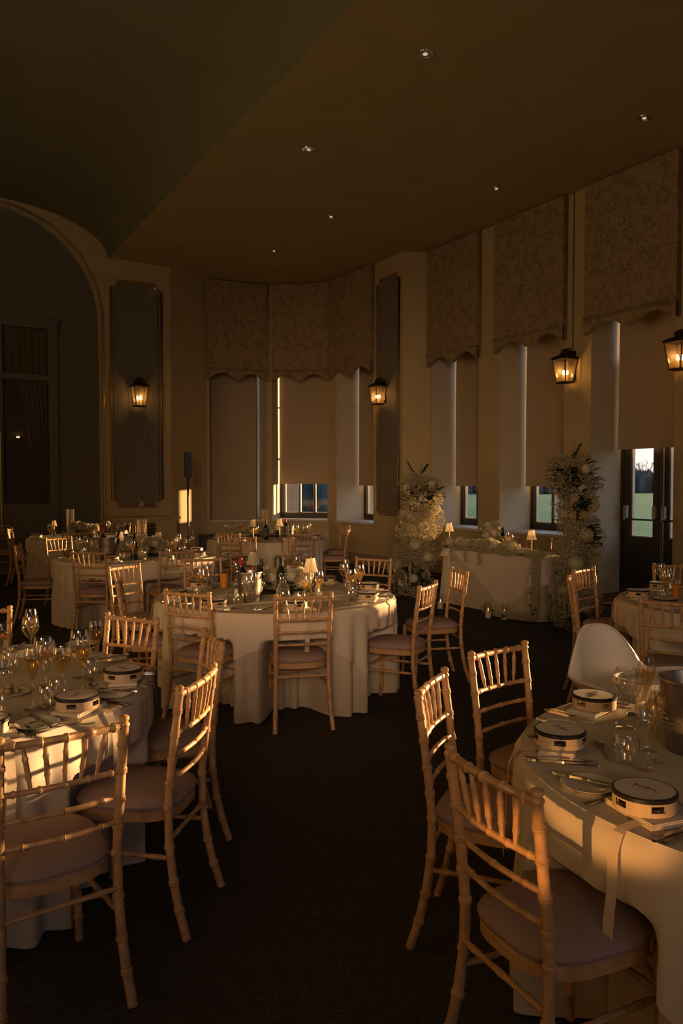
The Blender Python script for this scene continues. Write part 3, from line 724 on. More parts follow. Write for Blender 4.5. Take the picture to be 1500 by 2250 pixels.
    ring([(-.012, .446), (.002, .452), (.006, .465), (.0, .478), (-.018, .490), (-.06, .500), (-.12, .504)], 'cushion', 'seat_cushion')
    for sd_ in (-1, 1):   # small curved braces
        obj('seat_brace', MB().tube([(sd_ * .172, .37, .33), (sd_ * .155, .37, .375), (sd_ * .11, .375, .405)], .0065, 6), 'limewash', r)
    return r
CH = Proto(make_chair)
CHAIRS = {}
def chair(key, x, y, fx, fy, label, group):
    o = CH.put((x, y, 0), math.atan2(fy, fx) - PI / 2, label, 'chair', group); CHAIRS.setdefault(key, []).append((x, y)); return o
TAB = {'A': (-.52, 6.34, .945, .92), 'B': (-1.785, 3.40, .93, .92), 'C': (1.50, 2.50, .92, .92), 'D': (3.05, 5.95, .94, .92),
       'E': (-2.52, 9.75, .97, .92), 'F': (-1.20, 12.85, .95, .92), 'G': (-4.25, 13.3, .95, .92)}
GA, GB, GC = 'chairs around the middle round table', 'chairs around the near left round table', 'chairs around the near right round table'
GD, GE, GF, GG = 'chairs around the round table by the door', 'chairs around the left round table in the middle distance', 'chairs around the round table before the bay', 'chairs around the far left round table'
def ch2(key, pL_, pR_, label, group, face=1, depth=None):
    """back given by its two post tops (pixels) seen at z .92; the chair faces away from the camera when face=1"""
    a = on_z(pL_[0], pL_[1], .918); b = on_z(pR_[0], pR_[1], .918); c = (a + b) / 2; d = (b - a); d.z = 0; d.normalize()
    f = Vector((-d.y, d.x, 0)) * face
    # the back leans by .055: move to the seat line
    return chair(key, c.x + f.x * .05, c.y + f.y * .05, f.x, f.y, label, group)
chair('A', -.262, 5.30, -.22, .975, 'limewashed chair seen square from behind, front and centre at the middle table', GA)
chair('A', -1.03, 5.45, .46, .89, 'chair with visible seat at the front left of the middle table', GA)
chair('A', .585, 5.82, -.905, .425, 'chair at the right of the middle table, facing left, nearer of two', GA)
chair('A', .95, 6.74, -.95, -.20, 'chair pulled out at the right of the middle table, farther of two', GA)
chair('A', .295, 7.78, -.45, -.89, 'chair alone behind the right side of the middle table, back slats sunlit', GA)
chair('A', -1.34, 7.75, .45, -.89, 'chair behind the middle table, back just left of the orange juice', GA)
chair('A', -1.90, 7.08, .87, -.49, 'sunlit chair turned sideways at the left of the middle table, behind an edge-on one', GA)
chair('A', -1.62, 5.97, .96, .22, 'chair seen edge-on at the left of the middle table', GA)
chair('B', -.665, 3.79, -.92, -.38, 'shadowed chair right of the near left table, behind the taller sunlit one', GB)
chair('B', -.600, 3.03, -.985, .17, 'tall looking sunlit chair at the right of the near left table', GB)
chair('B', -.86, 2.40, -.60, .80, 'large chair in the bottom left corner, back to the camera', GB)
chair('B', -1.185, 4.34, -.50, -.865, 'brightly sunlit chair on the far side of the near left table', GB)
chair('B', -2.14, 4.62, .25, -.97, 'chair at the left edge of the photo, only one post showing', GB)
chair('C', .43, 2.06, .90, .435, 'large chair in the bottom right foreground with a full seat showing', GC)
chair('C', .385, 2.93, .93, -.366, 'chair at the left of the near right table, narrow sunlit back', GC)
chair('C', .735, 3.50, .64, -.77, 'chair at the rear left of the near right table, back facing the aisle', GC)
chair('D', 2.12, 6.80, .72, -.69, 'chair in front of the right flower column, seat toward the door table', GD)
chair('D', 1.82, 6.12, .97, -.20, 'chair seen edge-on before the right flower column', GD)
chair('D', 2.10, 5.02, .47, .88, 'shadowed chair behind the white high chair, back to the camera', GD)
chair('D', 3.03, 7.18, -.05, -1, 'sunlit chair behind the door table, in front of the glazed door', GD)
chair('E', -2.72, 8.62, .10, .99, 'chair in front of the ice bucket on the left table, back to camera', GE)
chair('E', -1.83, 8.72, -.55, .83, 'chair at the front right of the left table, before the carafe', GE)
chair('E', -3.80, 9.46, .97, .2, 'dark chair at the left end of the left table, seat showing', GE)
chair('E', -3.80, 10.75, .75, -.66, 'slanting chair behind the left end of the left table', GE)
chair('F', -.62, 11.75, -.35, .93, 'chair in front of the bay table, back to the camera, right of centre', GF)
chair('F', -1.66, 11.80, .35, .93, 'chair in front of the bay table, back to the camera, left of centre', GF)
chair('F', -1.35, 10.95, .2, .97, 'chair between the bay table and the middle table, seen almost edge-on', GF)
chair('F', .02, 13.95, -.93, -.35, 'farther of two edge-on chairs at the right of the bay table', GF)
chair('F', .06, 12.75, -.99, .1, 'nearer of two edge-on chairs at the right of the bay table', GF)
chair('F', -2.62, 13.7, .9, -.3, 'dark chair between the bay table and the pole loudspeaker', GF)
chair('G', -4.02, 12.05, -.15, .98, 'dark chair in front of the far left table', GG)
chair('G', -4.45, 14.75, .05, -1, 'chair behind the far left table in front of the radiator cover', GG)
chair('G', -3.72, 14.35, -.5, -.86, 'small dark chair behind the hurricane glass near the radiator cover', GG)
chair('G', -5.35, 12.95, .98, .2, 'chair at the left of the far left table, slats catching light', GG)
chair('G', -5.95, 14.0, .8, -.4, 'dark chair in the far left corner at the edge of the photo', GG)
# ================================================================== draped round tables
def sm(t): t = max(0, min(1, t)); return t * t * (3 - 2 * t)
ZTAB = .76
def draped(key, rot, label, nf, seed):
    x, y, R, q = TAB[key]; rng = random.Random(seed); N = 480
    r = empty('draped_round_table', label, 'table', (x, y, 0), 0, 'cloth-covered round tables')
    ph = [rng.uniform(0, 2 * PI) for _ in range(6)]
    dents = []
    for (cx, cy) in CHAIRS.get(key, []):
        d = math.hypot(cx - x, cy - y); a = math.atan2(cy - y, cx - x); push = R - (d - .46)
        if push > 0: dents.append((a, min(push, .36)))
    def dent(a, z):
        k = 0
        for (c, p) in dents:
            da = abs((a - c + PI) % (2 * PI) - PI); w = .185 / R
            k = max(k, p * sm(1 - (da - w) / .10) * sm((.585 - z) / .085))
        return k
    def fold(a, t, amp):
        w = 1.5 * abs(math.sin(nf * .8 * a + ph[0] + .9 * math.sin(2 * a + ph[1]))) ** 1.6 - .7 + .35 * math.sin((nf * 1.7) // 1 * a + ph[2]) * (.5 + .5 * math.sin(3 * a + ph[4])) + .3 * math.sin(7 * a + ph[3])
        return amp * w * t
    def build(name, hem, r0, amp, m, topz):
        mb = MB(); vs = []; fs = []
        prof = [(.02, topz), (.3, topz), (.6, topz), (.85, topz), (1, topz)]; nt_ = len(prof); nd = 16
        for j in range(N):
            a = 2 * PI * j / N; ca, sa = math.cos(a), math.sin(a)
            for (k, z) in prof: vs.append((ca * (r0 - .022) * k, sa * (r0 - .022) * k, z + (.0 if k < 1 else -.001)))
            zh = hem(a)
            for i in range(nd + 1):
                t = i / nd; 
                z = topz - .003 - (topz - .003 - zh) * t ** 1.0
                edge = r0 - .022 + .022 * math.sin(min(1, t * (topz - zh) / .03) * PI / 2)
                dr = topz - z
                rr = edge + fold(a, min(1, dr / .45), amp) + amp * .5 * min(1, dr / .5) - dent(a, z)
                vs.append((ca * rr, sa * rr, z))
        n = nt_ + nd + 1
        for j in range(N):
            k = (j + 1) % N
            for i in range(n - 1): fs.append((j * n + i, k * n + i, k * n + i + 1, j * n + i + 1))
        mb.add(vs, fs); return obj(name, mb, m, r)
    build('floor_cloth', lambda a: .012, R - .014, .036, 'linen', ZTAB - .006)
    def hem(a):
        c, s_ = abs(math.cos(a - rot)), abs(math.sin(a - rot)); d = 1.165 / max(c, s_); d = min(d, 1.165 * 1.39)
        return max(.05, ZTAB - (d - R) * 1.0)
    build('overlay_cloth', hem, R + .010, .022, 'overlay_linen', ZTAB)
    return r
draped('A', math.radians(10), 'cloth-covered round table in the middle of the room, dark bottle at its centre', 26, 1)
draped('B', math.radians(20), 'cloth-covered round table in the left foreground', 24, 2)
draped('C', math.radians(12), 'cloth-covered round table in the right foreground with orange light on its edge', 22, 3)
draped('D', math.radians(10), 'cloth-covered round table by the glazed door, cut by the right edge', 24, 4)
draped('E', math.radians(30), 'cloth-covered round table at left in the middle distance with an ice bucket', 26, 5)
draped('F', math.radians(5), 'cloth-covered round table standing before the bay windows', 28, 6)
draped('G', math.radians(40), 'cloth-covered round table farthest left, nearest the dark arch', 28, 7)
# ================================================================== tableware prototypes
def drum_fn(text_seed):
    def fn():
        r = empty('hand_drum'); R, H = .083, .048; N = 40; mb = MB()
        def slot(j): return (j % 8) in (3, 4, 5)
        for rr in (R, R - .007):
            for j in range(N):
                a0, a1 = 2 * PI * j / N, 2 * PI * (j + 1) / N
                for (z0, z1) in ((0, .013), (.013, .031), (.031, H - .002)):
                    if z0 == .013 and slot(j): continue
                    mb.quad((rr * math.cos(a0), rr * math.sin(a0), z0), (rr * math.cos(a1), rr * math.sin(a1), z0), (rr * math.cos(a1), rr * math.sin(a1), z1), (rr * math.cos(a0), rr * math.sin(a0), z1))
                if slot(j):
                    for z in (.013, .031): mb.quad((R * math.cos(a0), R * math.sin(a0), z), (R * math.cos(a1), R * math.sin(a1), z), ((R - .007) * math.cos(a1), (R - .007) * math.sin(a1), z), ((R - .007) * math.cos(a0), (R - .007) * math.sin(a0), z))
        obj('drum_shell', mb, 'drum_wood', r)
        obj('drum_rim', MB().lathe([(R + .0012, H - .012), (R + .0028, H - .011), (R + .0028, H - .0015), (R, H + .001), (R - .004, H + .0012)], 48), 'drum_black', r)
        obj('drum_skin', MB().lathe([(R - .003, H + .0005), (R * .5, H + .0008), (.0005, H + .001)], 40), 'drum_skin', r)
        for k in range(5):
            a = 2 * PI * (8 * k + 4.5) / N; T = Matrix.Rotation(a, 4, 'Z') @ Matrix.Translation((R - .008, 0, .022)); j_ = MB()
            j_.lathe([(.0005, .003), (.006, .0035), (.013, .001), (.013, .0005)], 14, T); j_.lathe([(.0005, -.003), (.006, -.0035), (.013, -.001), (.013, -.0005)], 14, T)
            obj('jingle', j_, 'steel', r)
        rg = random.Random(text_seed); pts = []; x = -.034    # joined handwriting on the skin
        mb = MB(); n = rg.randint(5, 7); 
        for i in range(n * 10):
            t = i / 10; amp = .013 if int(t) in (0, n // 2) else .005
            pts.append((x + t * .068 / n + .0035 * math.sin(2 * PI * t), amp * math.sin(2 * PI * t + .6) + .0012 * t, H + .0022))
        mb.tube(pts, .00055, 4); obj('handwriting', mb, 'ink', r)
        return r
    return fn
DR = [Proto(drum_fn(s_)) for s_ in (11, 12, 13)]
def napkin_fn():
    r = empty('folded_napkin'); mb = MB()
    for k in range(4):
        j = .002 * k; mb.prism([(-.095 + j, -.06), (.092, -.062 + j), (.095 - j, .058), (-.09, .062 - j)], .0015 + .004 * k, .0048 + .004 * k)
    obj('napkin_layers', mb, 'napkin', r); 
    obj('rolled_edge', MB().tube([(-.094, -.058, .009), (-.097, 0, .010), (-.094, .06, .009)], .0085, 8), 'napkin', r)
    return r
NAP = Proto(napkin_fn)
def ribbon_fn(word):
    def fn():   # local +y to the table centre; the edge at y = -EDGE
        r = empty('ribbon'); mb = MB(); w = .032; E = .13
        path = [(.0, .004, .018), (.0, -.05, .008), (0, -E + .01, .005), (0, -E - .012, -.004), (0, -E - .030, -.05), (.004, -E - .036, -.14), (-.004, -E - .040, -.25), (.002, -E - .046, -.36)]
        vs = []; fs = []
        for (x, y, z) in path: vs += [(x - w / 2, y, z), (x + w / 2, y + .002, z)]
        for i in range(len(path) - 1): fs.append((2 * i, 2 * i + 1, 2 * i + 3, 2 * i + 2))
        mb.add(vs, fs); obj('ribbon_tail', mb, 'ribbon', r)
        if word:
            cu_ = bpy.data.curves.new('printed_words', 'FONT'); cu_.body = word; cu_.size = .034; cu_.extrude = .0003; cu_.align_x = 'CENTER'; cu_.align_y = 'CENTER'; cu_.materials.append(M['ink'])
            t0 = bpy.data.objects.new('printed_words_curve', cu_); C.objects.link(t0); bpy.context.view_layer.update(); wm_ = bpy.data.meshes.new_from_object(t0.evaluated_get(bpy.context.evaluated_depsgraph_get())); bpy.data.objects.remove(t0); t = bpy.data.objects.new('printed_words', wm_); C.objects.link(t); t.parent = r; t.location = (0, -E - .0445, -.22)
            t.rotation_euler = (Matrix.Rotation(0, 3, 'Y') @ Matrix(((0, -1, 0), (0, 0, -1), (1, 0, 0)))).to_euler()
        return r
    return fn
RB = {w: Proto(ribbon_fn(w)) for w in ('', '12.2', 'TER')}
def plate_fn(): r = obj('side_plate', MB().lathe([(.0005, .004), (.045, .004), (.055, .006), (.080, .013), (.082, .012), (.056, .002), (.045, 0), (.0005, 0)], 36), 'china'); return r
PL = Proto(plate_fn)
def cut(profile, th, name):
    mb = MB(); vs = []; fs = []
    for (x, hw, z) in profile: vs += [(x, -hw, z), (x, hw, z), (x, hw * .8, z + th), (x, -hw * .8, z + th)]
    for i in range(len(profile) - 1):
        a = 4 * i; b = a + 4
        for k in range(4): fs.append((a + k, a + (k + 1) % 4, b + (k + 1) % 4, b + k))
    n = 4 * (len(profile) - 1); fs += [(3, 2, 1, 0), (n, n + 1, n + 2, n + 3)]; mb.add(vs, fs); return mb
def knife_fn():
    r = empty('table_knife')
    obj('handle', cut([(-.115, .004, .001), (-.108, .0085, .001), (-.06, .0075, .001), (-.01, .0055, .001), (-.002, .007, .001)], .0065, ''), 'steel', r)
    obj('blade', cut([(-.002, .006, .002), (.03, .0095, .002), (.08, .0105, .002), (.105, .006, .002), (.115, .001, .002)], .002, ''), 'steel', r); return r
def fork_fn():
    r = empty('table_fork')
    obj('handle', cut([(-.105, .009, .002), (-.09, .008, .002), (-.03, .0035, .003), (.03, .003, .004), (.045, .011, .003)], .0025, ''), 'steel', r)
    mb = MB()
    for k in range(4): y = -.009 + .006 * k; mb.tube([(.043, y, .004), (.07, y, .0045), (.095, y * .95, .009)], [.0017, .0015, .0007], 4)
    obj('tines', mb, 'steel', r); return r
def spoon_fn():
    r = empty('dessert_spoon'); obj('handle', cut([(-.09, .007, .002), (-.05, .004, .002), (.03, .003, .006)], .0025, ''), 'steel', r)
    obj('spoon_bowl', MB().lathe([(.0005, 0), (.6, .12), (.92, .55), (1.0, 1.0), (.94, 1.0), (.86, .6), (.55, .2), (.0005, .1)], 16, Matrix.Translation((.052, 0, .001)) @ Matrix.Diagonal((.026, .0175, .008, 1))), 'steel', r); return r
KN, FK, SP = Proto(knife_fn), Proto(fork_fn), Proto(spoon_fn)
def bowlprof(pts, th=.0012):
    return pts + [(max(.0005, r_ - th), z) for r_, z in reversed(pts)]
WG = [(.0335, .0015), (.034, .003), (.012, .0045), (.0042, .010), (.0036, .05), (.0040, .100), (.010, .110), (.026, .128), (.038, .150), (.0425, .168), (.0400, .195), (.0345, .222)]
FG = [(.0315, .0015), (.032, .003), (.010, .0045), (.0038, .012), (.0034, .06), (.0042, .110), (.010, .125), (.022, .150), (.031, .180), (.0325, .200), (.029, .228), (.0255, .248)]
TG = [(.0005, .004), (.022, .003), (.027, .004), (.034, .025), (.0415, .055), (.0405, .078), (.0345, .100)]
def glass_fn(name, prof, fill=None, mat_=None):
    def fn():
        r = empty(name)
        inner = [(max(.0005, a - .0013), b) for a, b in prof[::-1] if b > (.105 if len(prof) > 8 else .004)]
        obj('glass_body', MB().lathe([(.0005, .001)] + prof + inner, 28), 'glass', r)
        if fill:
            z0 = .112 if len(prof) > 8 else .007; pts = []
            for i in range(8):
                z = z0 + (fill - z0) * i / 7
                for (a, b), (c, d) in zip(prof, prof[1:]):
                    if b <= z <= d and d > b: rr = a + (c - a) * (z - b) / (d - b); break
                pts.append((max(.001, rr - .0022), z))
            obj('drink', MB().lathe([(.0005, z0 - .001)] + pts + [(.0005, fill)], 24), mat_, r)
        return r
    return fn
GW = Proto(glass_fn('wine_glass', WG)); GWF = Proto(glass_fn('wine_glass', WG, .165, 'amber_drink'))
GF_ = Proto(glass_fn('champagne_glass', FG, .195, 'amber_drink')); GFE = Proto(glass_fn('champagne_glass', FG))
GT = Proto(glass_fn('water_tumbler', TG)); GTF = Proto(glass_fn('water_tumbler', TG, .06, 'clear_drink'))
def juice_fn():
    r = empty('juice_glass'); P_ = [(.0005, .001), (.026, .001), (.029, .004), (.033, .07), (.0345, .15)]
    obj('glass_body', MB().lathe(P_ + [(.033, .15), (.0315, .07), (.027, .008), (.0005, .008)], 24), 'glass', r)
    obj('juice', MB().lathe([(.0005, .009), (.0262, .009), (.0305, .07), (.0318, .115), (.0005, .117)], 24), 'orange_juice', r)
    obj('straw', MB().tube([(.01, 0, .012), (-.018, .004, .20)], .003, 8), 'drum_black', r); return r
JU = Proto(juice_fn)
def bottle_fn(foil):
    def fn():
        r = empty('wine_bottle')
        obj('bottle_body', MB().lathe([(.0005, .006), (.034, 0), (.038, .004), (.0385, .17), (.036, .195), (.022, .225), (.0150, .245), (.0142, .295)], 28), 'bottle_glass', r)
        obj('foil_capsule', MB().lathe([(.0150, .243), (.0155, .295), (.016, .297), (.016, .305), (.0005, .306)], 20), foil, r)
        obj('paper_label', MB().lathe([(.0390, .06), (.0392, .062), (.0392, .135), (.0390, .137)], 28), 'paper_label', r); return r
    return fn
BO = Proto(bottle_fn('black_foil')); BR = Proto(bottle_fn('red_foil'))
def bucket_fn():
    r = empty('ice_bucket'); P_ = [(.0005, .002), (.070, .002), (.074, .006), (.084, .09), (.095, .215), (.101, .22), (.101, .228), (.096, .228)]
    obj('bucket_body', MB().lathe(P_ + [(.092, .21), (.080, .09), (.070, .010), (.0005, .010)], 36), 'bucket_steel', r)
    for k in (0, 1):
        T = Matrix.Rotation(PI * k, 4, 'Z'); mb = MB(); mb.tube([tuple(T @ Vector((.098 + .012 * abs(math.cos(a)), .024 * math.cos(a), .16 - .028 + .028 * math.sin(a)))) for a in [2 * PI * i / 16 for i in range(17)]], .0035, 6, False)
        obj('ring_handle', mb, 'steel', r)
    mb = MB()
    for row in range(4):
        for k in range(26):
            if k % 13 < 8: a = 2 * PI * k / 26; mb.box(.0805 + .003 * row, .0845 + .003 * row, -.007, .007, .075 + .015 * row, .081 + .015 * row, Matrix.Rotation(a, 4, 'Z'))
    o = obj('embossed_dashes', mb, 'steel', r, False); o['kind'] = 'stuff'
    return r
BU = Proto(bucket_fn)
def lamp_fn():
    r = empty('table_lamp'); obj('lamp_base', MB().lathe([(.0005, .001), (.045, .001), (.047, .006), (.040, .012), (.010, .016), (.0005, .018)], 28), 'brass', r)
    obj('lamp_stem', MB().tube([(0, 0, .012), (0, 0, .25)], .0055, 8), 'brass', r)
    rm = lambda a, z: 1 + .035 * math.cos(22 * a)
    obj('lamp_shade', MB().lathe([(.032, .305), (.036, .28), (.046, .235), (.058, .195), (.0565, .195), (.0445, .235), (.0345, .28), (.0305, .303)], 132, rmod=rm), 'shade_glass', r)
    obj('lamp_finial', MB().lathe([(.0005, .325), (.008, .318), (.006, .31), (.03, .306), (.03, .303), (.0005, .303)], 16), 'brass', r); return r
LM_ = Proto(lamp_fn)
def hurricane_fn():
    r = empty('hurricane_glass'); obj('glass_cylinder', MB().lathe([(.0005, .002), (.045, .002), (.046, .30), (.0445, .30), (.0435, .006), (.0005, .006)], 32), 'glass', r)
    c = obj('pillar_candle', MB().lathe([(.0005, .007), (.034, .007), (.034, .08), (.030, .083), (.0005, .080)], 24), 'wax', r)
    obj('wick', MB().tube([(0, 0, .078), (0, 0, .092)], .0012, 5), 'drum_black', c); return r
HU = Proto(hurricane_fn)
def carafe_fn():
    r = empty('water_carafe'); P_ = [(.0005, .002), (.046, .002), (.050, .010), (.054, .06), (.046, .12), (.024, .165), (.021, .19), (.033, .225)]
    obj('glass_body', MB().lathe(P_ + [(.0315, .225), (.0195, .19), (.0225, .165), (.0445, .12), (.052, .06), (.047, .010), (.0005, .009)], 28), 'glass', r)
    obj('water', MB().lathe([(.0005, .010), (.046, .011), (.0505, .06), (.0435, .115), (.0005, .116)], 24), 'clear_drink', r); return r
CF = Proto(carafe_fn)
def tealight_fn(lit=True):
    r = empty('candle_jar'); obj('glass_jar', MB().lathe([(.0005, .002), (.030, .002), (.034, .01), (.036, .075), (.0345, .075), (.031, .012), (.0005, .009)], 24), 'glass', r)
    c = obj('candle', MB().lathe([(.0005, .010), (.028, .010), (.028, .038), (.0005, .037)], 18), 'wax', r)
    obj('flame', MB().lathe([(.0005, .040), (.004, .047), (.003, .056), (.0005, .066)], 8), 'flame', c); return r
TL = Proto(tealight_fn)
def shaker_fn():
    r = empty('salt_shaker'); obj('shaker_body', MB().lathe([(.0005, 0), (.022, 0), (.024, .01), (.019, .05), (.015, .065), (.0005, .07)], 20), 'china', r)
    obj('shaker_holes', MB().lathe([(.004, .0695), (.0005, .0712)], 8), 'drum_black', r); return r
SH = Proto(shaker_fn)
# ---- flowers
OCT = [(1, 0, 0), (-1, 0, 0), (0, 1, 0), (0, -1, 0), (0, 0, 1), (0, 0, -1)]
OCF = [(0, 2, 4), (2, 1, 4), (1, 3, 4), (3, 0, 4), (2, 0, 5), (1, 2, 5), (3, 1, 5), (0, 3, 5)]
def blossoms(mb, rng, cen, rad, n, size=.008):
    for _ in range(n):
        a, b = rng.uniform(0, 2 * PI), math.acos(rng.uniform(-1, 1)); q = rng.uniform(.55, 1.0) ** .6
        p = (cen[0] + rad[0] * q * math.sin(b) * math.cos(a), cen[1] + rad[1] * q * math.sin(b) * math.sin(a), cen[2] + rad[2] * q * math.cos(b))
        s_ = size * rng.uniform(.6, 1.25)
        mb.add([(p[0] + x * s_, p[1] + y * s_, p[2] + z * s_ * .7) for x, y, z in OCT], OCF)
def florets_head(R=.065, n=110, ps=.015, seed=3):
    rng = random.Random(seed); mb = MB()
    for i in range(n):
        zc = 1 - 1.7 * (i + .5) / n; th = i * 2.399963; q = math.sqrt(1 - zc * zc); nrm = Vector((q * math.cos(th), q * math.sin(th), zc)); c = nrm * R * rng.uniform(.93, 1.05)
        a = nrm.orthogonal().normalized(); b = nrm.cross(a); t0 = rng.uniform(0, PI)
        for k in range(4):
            t = t0 + k * PI / 2; d = a * math.cos(t) + b * math.sin(t); e2 = nrm.cross(d)
            mb.add([tuple(c), tuple(c + d * ps * .6 + e2 * ps * .42 + nrm * .002), tuple(c + d * ps + nrm * .004), tuple(c + d * ps * .6 - e2 * ps * .42 + nrm * .002)], [(0, 1, 2, 3)])
    mb.sphere((0, 0, -.005), R * .85, R * .85, R * .85, 12, 8)
    return mb
def rose_mesh(R=.042, seed=5):
    rng = random.Random(seed); mb = MB()
    for layer, (n, op, rr) in enumerate(((3, .25, .35), (4, .55, .6), (5, .95, .85), (6, 1.3, 1.0))):
        for k in range(n):
            a = 2 * PI * k / n + layer * .7; vs = []; fs = []
            for i in range(5):
                u = i / 4; el = op * u; rad = R * rr * math.sin(min(1.5, .25 + u * 1.3)); z = R * (1.15 * u - .45 * u * u * op)
                for j in range(5):
                    w = (j - 2) / 2; da = w * (1.15 / max(1.6, n / 2.2)) * (1 - .35 * max(0, u - .7)); ra = rad * (1 - .05 * w * w)
                    vs.append((ra * math.cos(a + da), ra * math.sin(a + da), z - .12 * R * w * w * u))
            for i in range(4):
                for j in range(4): q = i * 5 + j; fs.append((q, q + 1, q + 6, q + 5))
            mb.add(vs, fs)
    mb.sphere((0, 0, R * .3), R * .3, R * .3, R * .42, 8, 6); return mb
def leaf_mesh(L=.09, w=.026):
    mb = MB(); vs = [(0, 0, 0)]; fs = []
    for i, (t, ww) in enumerate(((.25, .75), (.55, 1), (.8, .6))): vs += [(t * L, -w * ww, .010 * math.sin(t * 3)), (t * L, 0, .010 * math.sin(t * 3) - .006), (t * L, w * ww, .010 * math.sin(t * 3))]
    vs.append((L, 0, -.008)); fs = [(0, 1, 2), (0, 2, 3), (1, 4, 5, 2), (2, 5, 6, 3), (4, 7, 8, 5), (5, 8, 9, 6), (7, 10, 8), (8, 10, 9)]; mb.add(vs, fs); return mb
ME_H = florets_head().mesh('hydrangea_head', 'hydrangea_white'); ME_HS = florets_head(.045, 70, .012, 9).mesh('hydrangea_small', 'petal_white')
ME_R = rose_mesh().mesh('rose', 'petal_white'); ME_RB = rose_mesh(.040, 6).mesh('rose_blush', 'petal_blush'); ME_L = leaf_mesh().mesh('leaf', 'leaf_green')
def put_part(name, me, parent, loc, nrm, sc_=1.0, spin=0.0):
    o = bpy.data.objects.new(name, me); C.objects.link(o); o.parent = parent; o.location = loc
    q = Vector(nrm).normalized().to_track_quat('Z', 'Y'); o.rotation_mode = 'QUATERNION'; o.rotation_quaternion = q; o.scale = (sc_, sc_, sc_); return o
def put_leaf(parent, loc, d, s_=1.0):
    o = bpy.data.objects.new('leaf', ME_L); C.objects.link(o); o.parent = parent; o.location = loc
    o.rotation_mode = 'QUATERNION'; o.rotation_quaternion = Vector(d).normalized().to_track_quat('X', 'Z'); o.scale = (s_, s_, s_)
def flower_column(name, label, axis, seed, zones=()):
    """axis: list of (x,y,z,r) offsets from the base"""
    rng = random.Random(seed); bx, by = axis[0][0], axis[0][1]
    r = empty(name, label, 'flower arrangement', (bx, by, 0), 0, 'standing flower columns either side of the long table')
    def ax(t):
        t *= len(axis) - 1; i = min(int(t), len(axis) - 2); u = t - i; a, b = axis[i], axis[i + 1]; return [a[k] + (b[k] - a[k]) * u for k in range(4)]
    def lp(p): return (p[0] - bx, p[1] - by, p[2])
    obj('stand', MB().tube([lp(ax(t / 8 * .93)[:3]) if t else (0, 0, .012) for t in range(9)], .018, 8).lathe([(.0005, .012), (.16, .012), (.16, 0)], 16), 'black_plastic', r)
    gm = MB()
    def dark(t, a): return any(z0 < t < z1 and abs((a - za + PI) % (2 * PI) - PI) < zw for (z0, z1, za, zw) in zones)
    for k in range(84):
        t = (k + .5) / 84; x, y, z, q = ax(t); a = rng.uniform(0, 2 * PI)
        if dark(t, a): continue
        c = lp((x + q * .62 * math.cos(a), y + q * .62 * math.sin(a), z + rng.uniform(-.05, .05))); s_ = rng.uniform(.06, .115) * (q / .2 + .2)
        blossoms(gm, rng, (c[0], c[1], max(.09, c[2])), (s_, s_, s_ * .9), 190, .0105)
    # airy sprays
    for k in range(44):
        t = rng.random(); x, y, z, q = ax(t); a = rng.uniform(0, 2 * PI); c = lp((x + q * 1.08 * math.cos(a), y + q * 1.08 * math.sin(a), z)); blossoms(gm, rng, (c[0], c[1], max(.07, c[2])), (.07, .07, .07), 80, .008)
    o = obj('gypsophila', gm, 'gyp_white', r, False); o['kind'] = 'stuff'
    for k in range(20):
        t = (k + .4) / 20; x, y, z, q = ax(t); a = k * 2.4 + rng.uniform(-.4, .4); d = Vector((math.cos(a), math.sin(a), rng.uniform(-.1, .5)))
        c = lp((x + q * .78 * math.cos(a), y + q * .78 * math.sin(a), max(.09, z))); put_part('hydrangea_head', ME_H if k % 3 else ME_HS, r, c, d, rng.uniform(.95, 1.25))
    for k in range(20):
        t = (k + .8) / 20.9; x, y, z, q = ax(t); a = k * 2.9 + 1.1 + rng.uniform(-.4, .4); d = Vector((math.cos(a), math.sin(a), rng.uniform(-.1, .4)))
        c = lp((x + q * .92 * math.cos(a), y + q * .92 * math.sin(a), max(.08, z))); put_part('rose', ME_R if k % 2 else ME_RB, r, c, d, rng.uniform(.85, 1.15))
    for k in range(110):
        t = rng.choice([rng.uniform(0, .16), rng.uniform(.72, .9), rng.random()]); x, y, z, q = ax(t); a = rng.uniform(0, 2 * PI)
        c = lp((x + q * .85 * math.cos(a), y + q * .85 * math.sin(a), max(.06, z))); put_leaf(r, c, (math.cos(a), math.sin(a), rng.uniform(-.15, .8)), rng.uniform(.9, 1.5))
    for (z0, z1, za, zw) in zones:
        for k in range(34):
            t = rng.uniform(z0, z1); x, y, z, q = ax(t); a = za + rng.uniform(-zw, zw)
            c = lp((x + q * .62 * math.cos(a), y + q * .62 * math.sin(a), max(.06, z))); put_leaf(r, c, (math.cos(a + rng.uniform(-1, 1)), math.sin(a + rng.uniform(-1, 1)), rng.uniform(-.4, .7)), rng.uniform(1.0, 1.6))
    for k in range(7):   # tall spikes at the top
        x, y, z, q = ax(1); a = rng.uniform(0, 2 * PI); h = rng.uniform(.10, .26); tilt = rng.uniform(.1, .5); b = Vector(lp((x, y, z))); tip = b + Vector((math.cos(a) * tilt * h, math.sin(a) * tilt * h, h)) + Vector((math.cos(a), math.sin(a), 0)) * q * .5
        mb = MB(); mb.tube([b, tip], [.004, .002], 5)
        for j in range(14): u = .35 + .65 * j / 14; p = b.lerp(tip, u); blossoms(mb, rng, p, (.016, .016, .012), 3, .011)
        obj('flower_spike', mb, 'leaf_green' if k % 2 else 'gyp_white', r, False)
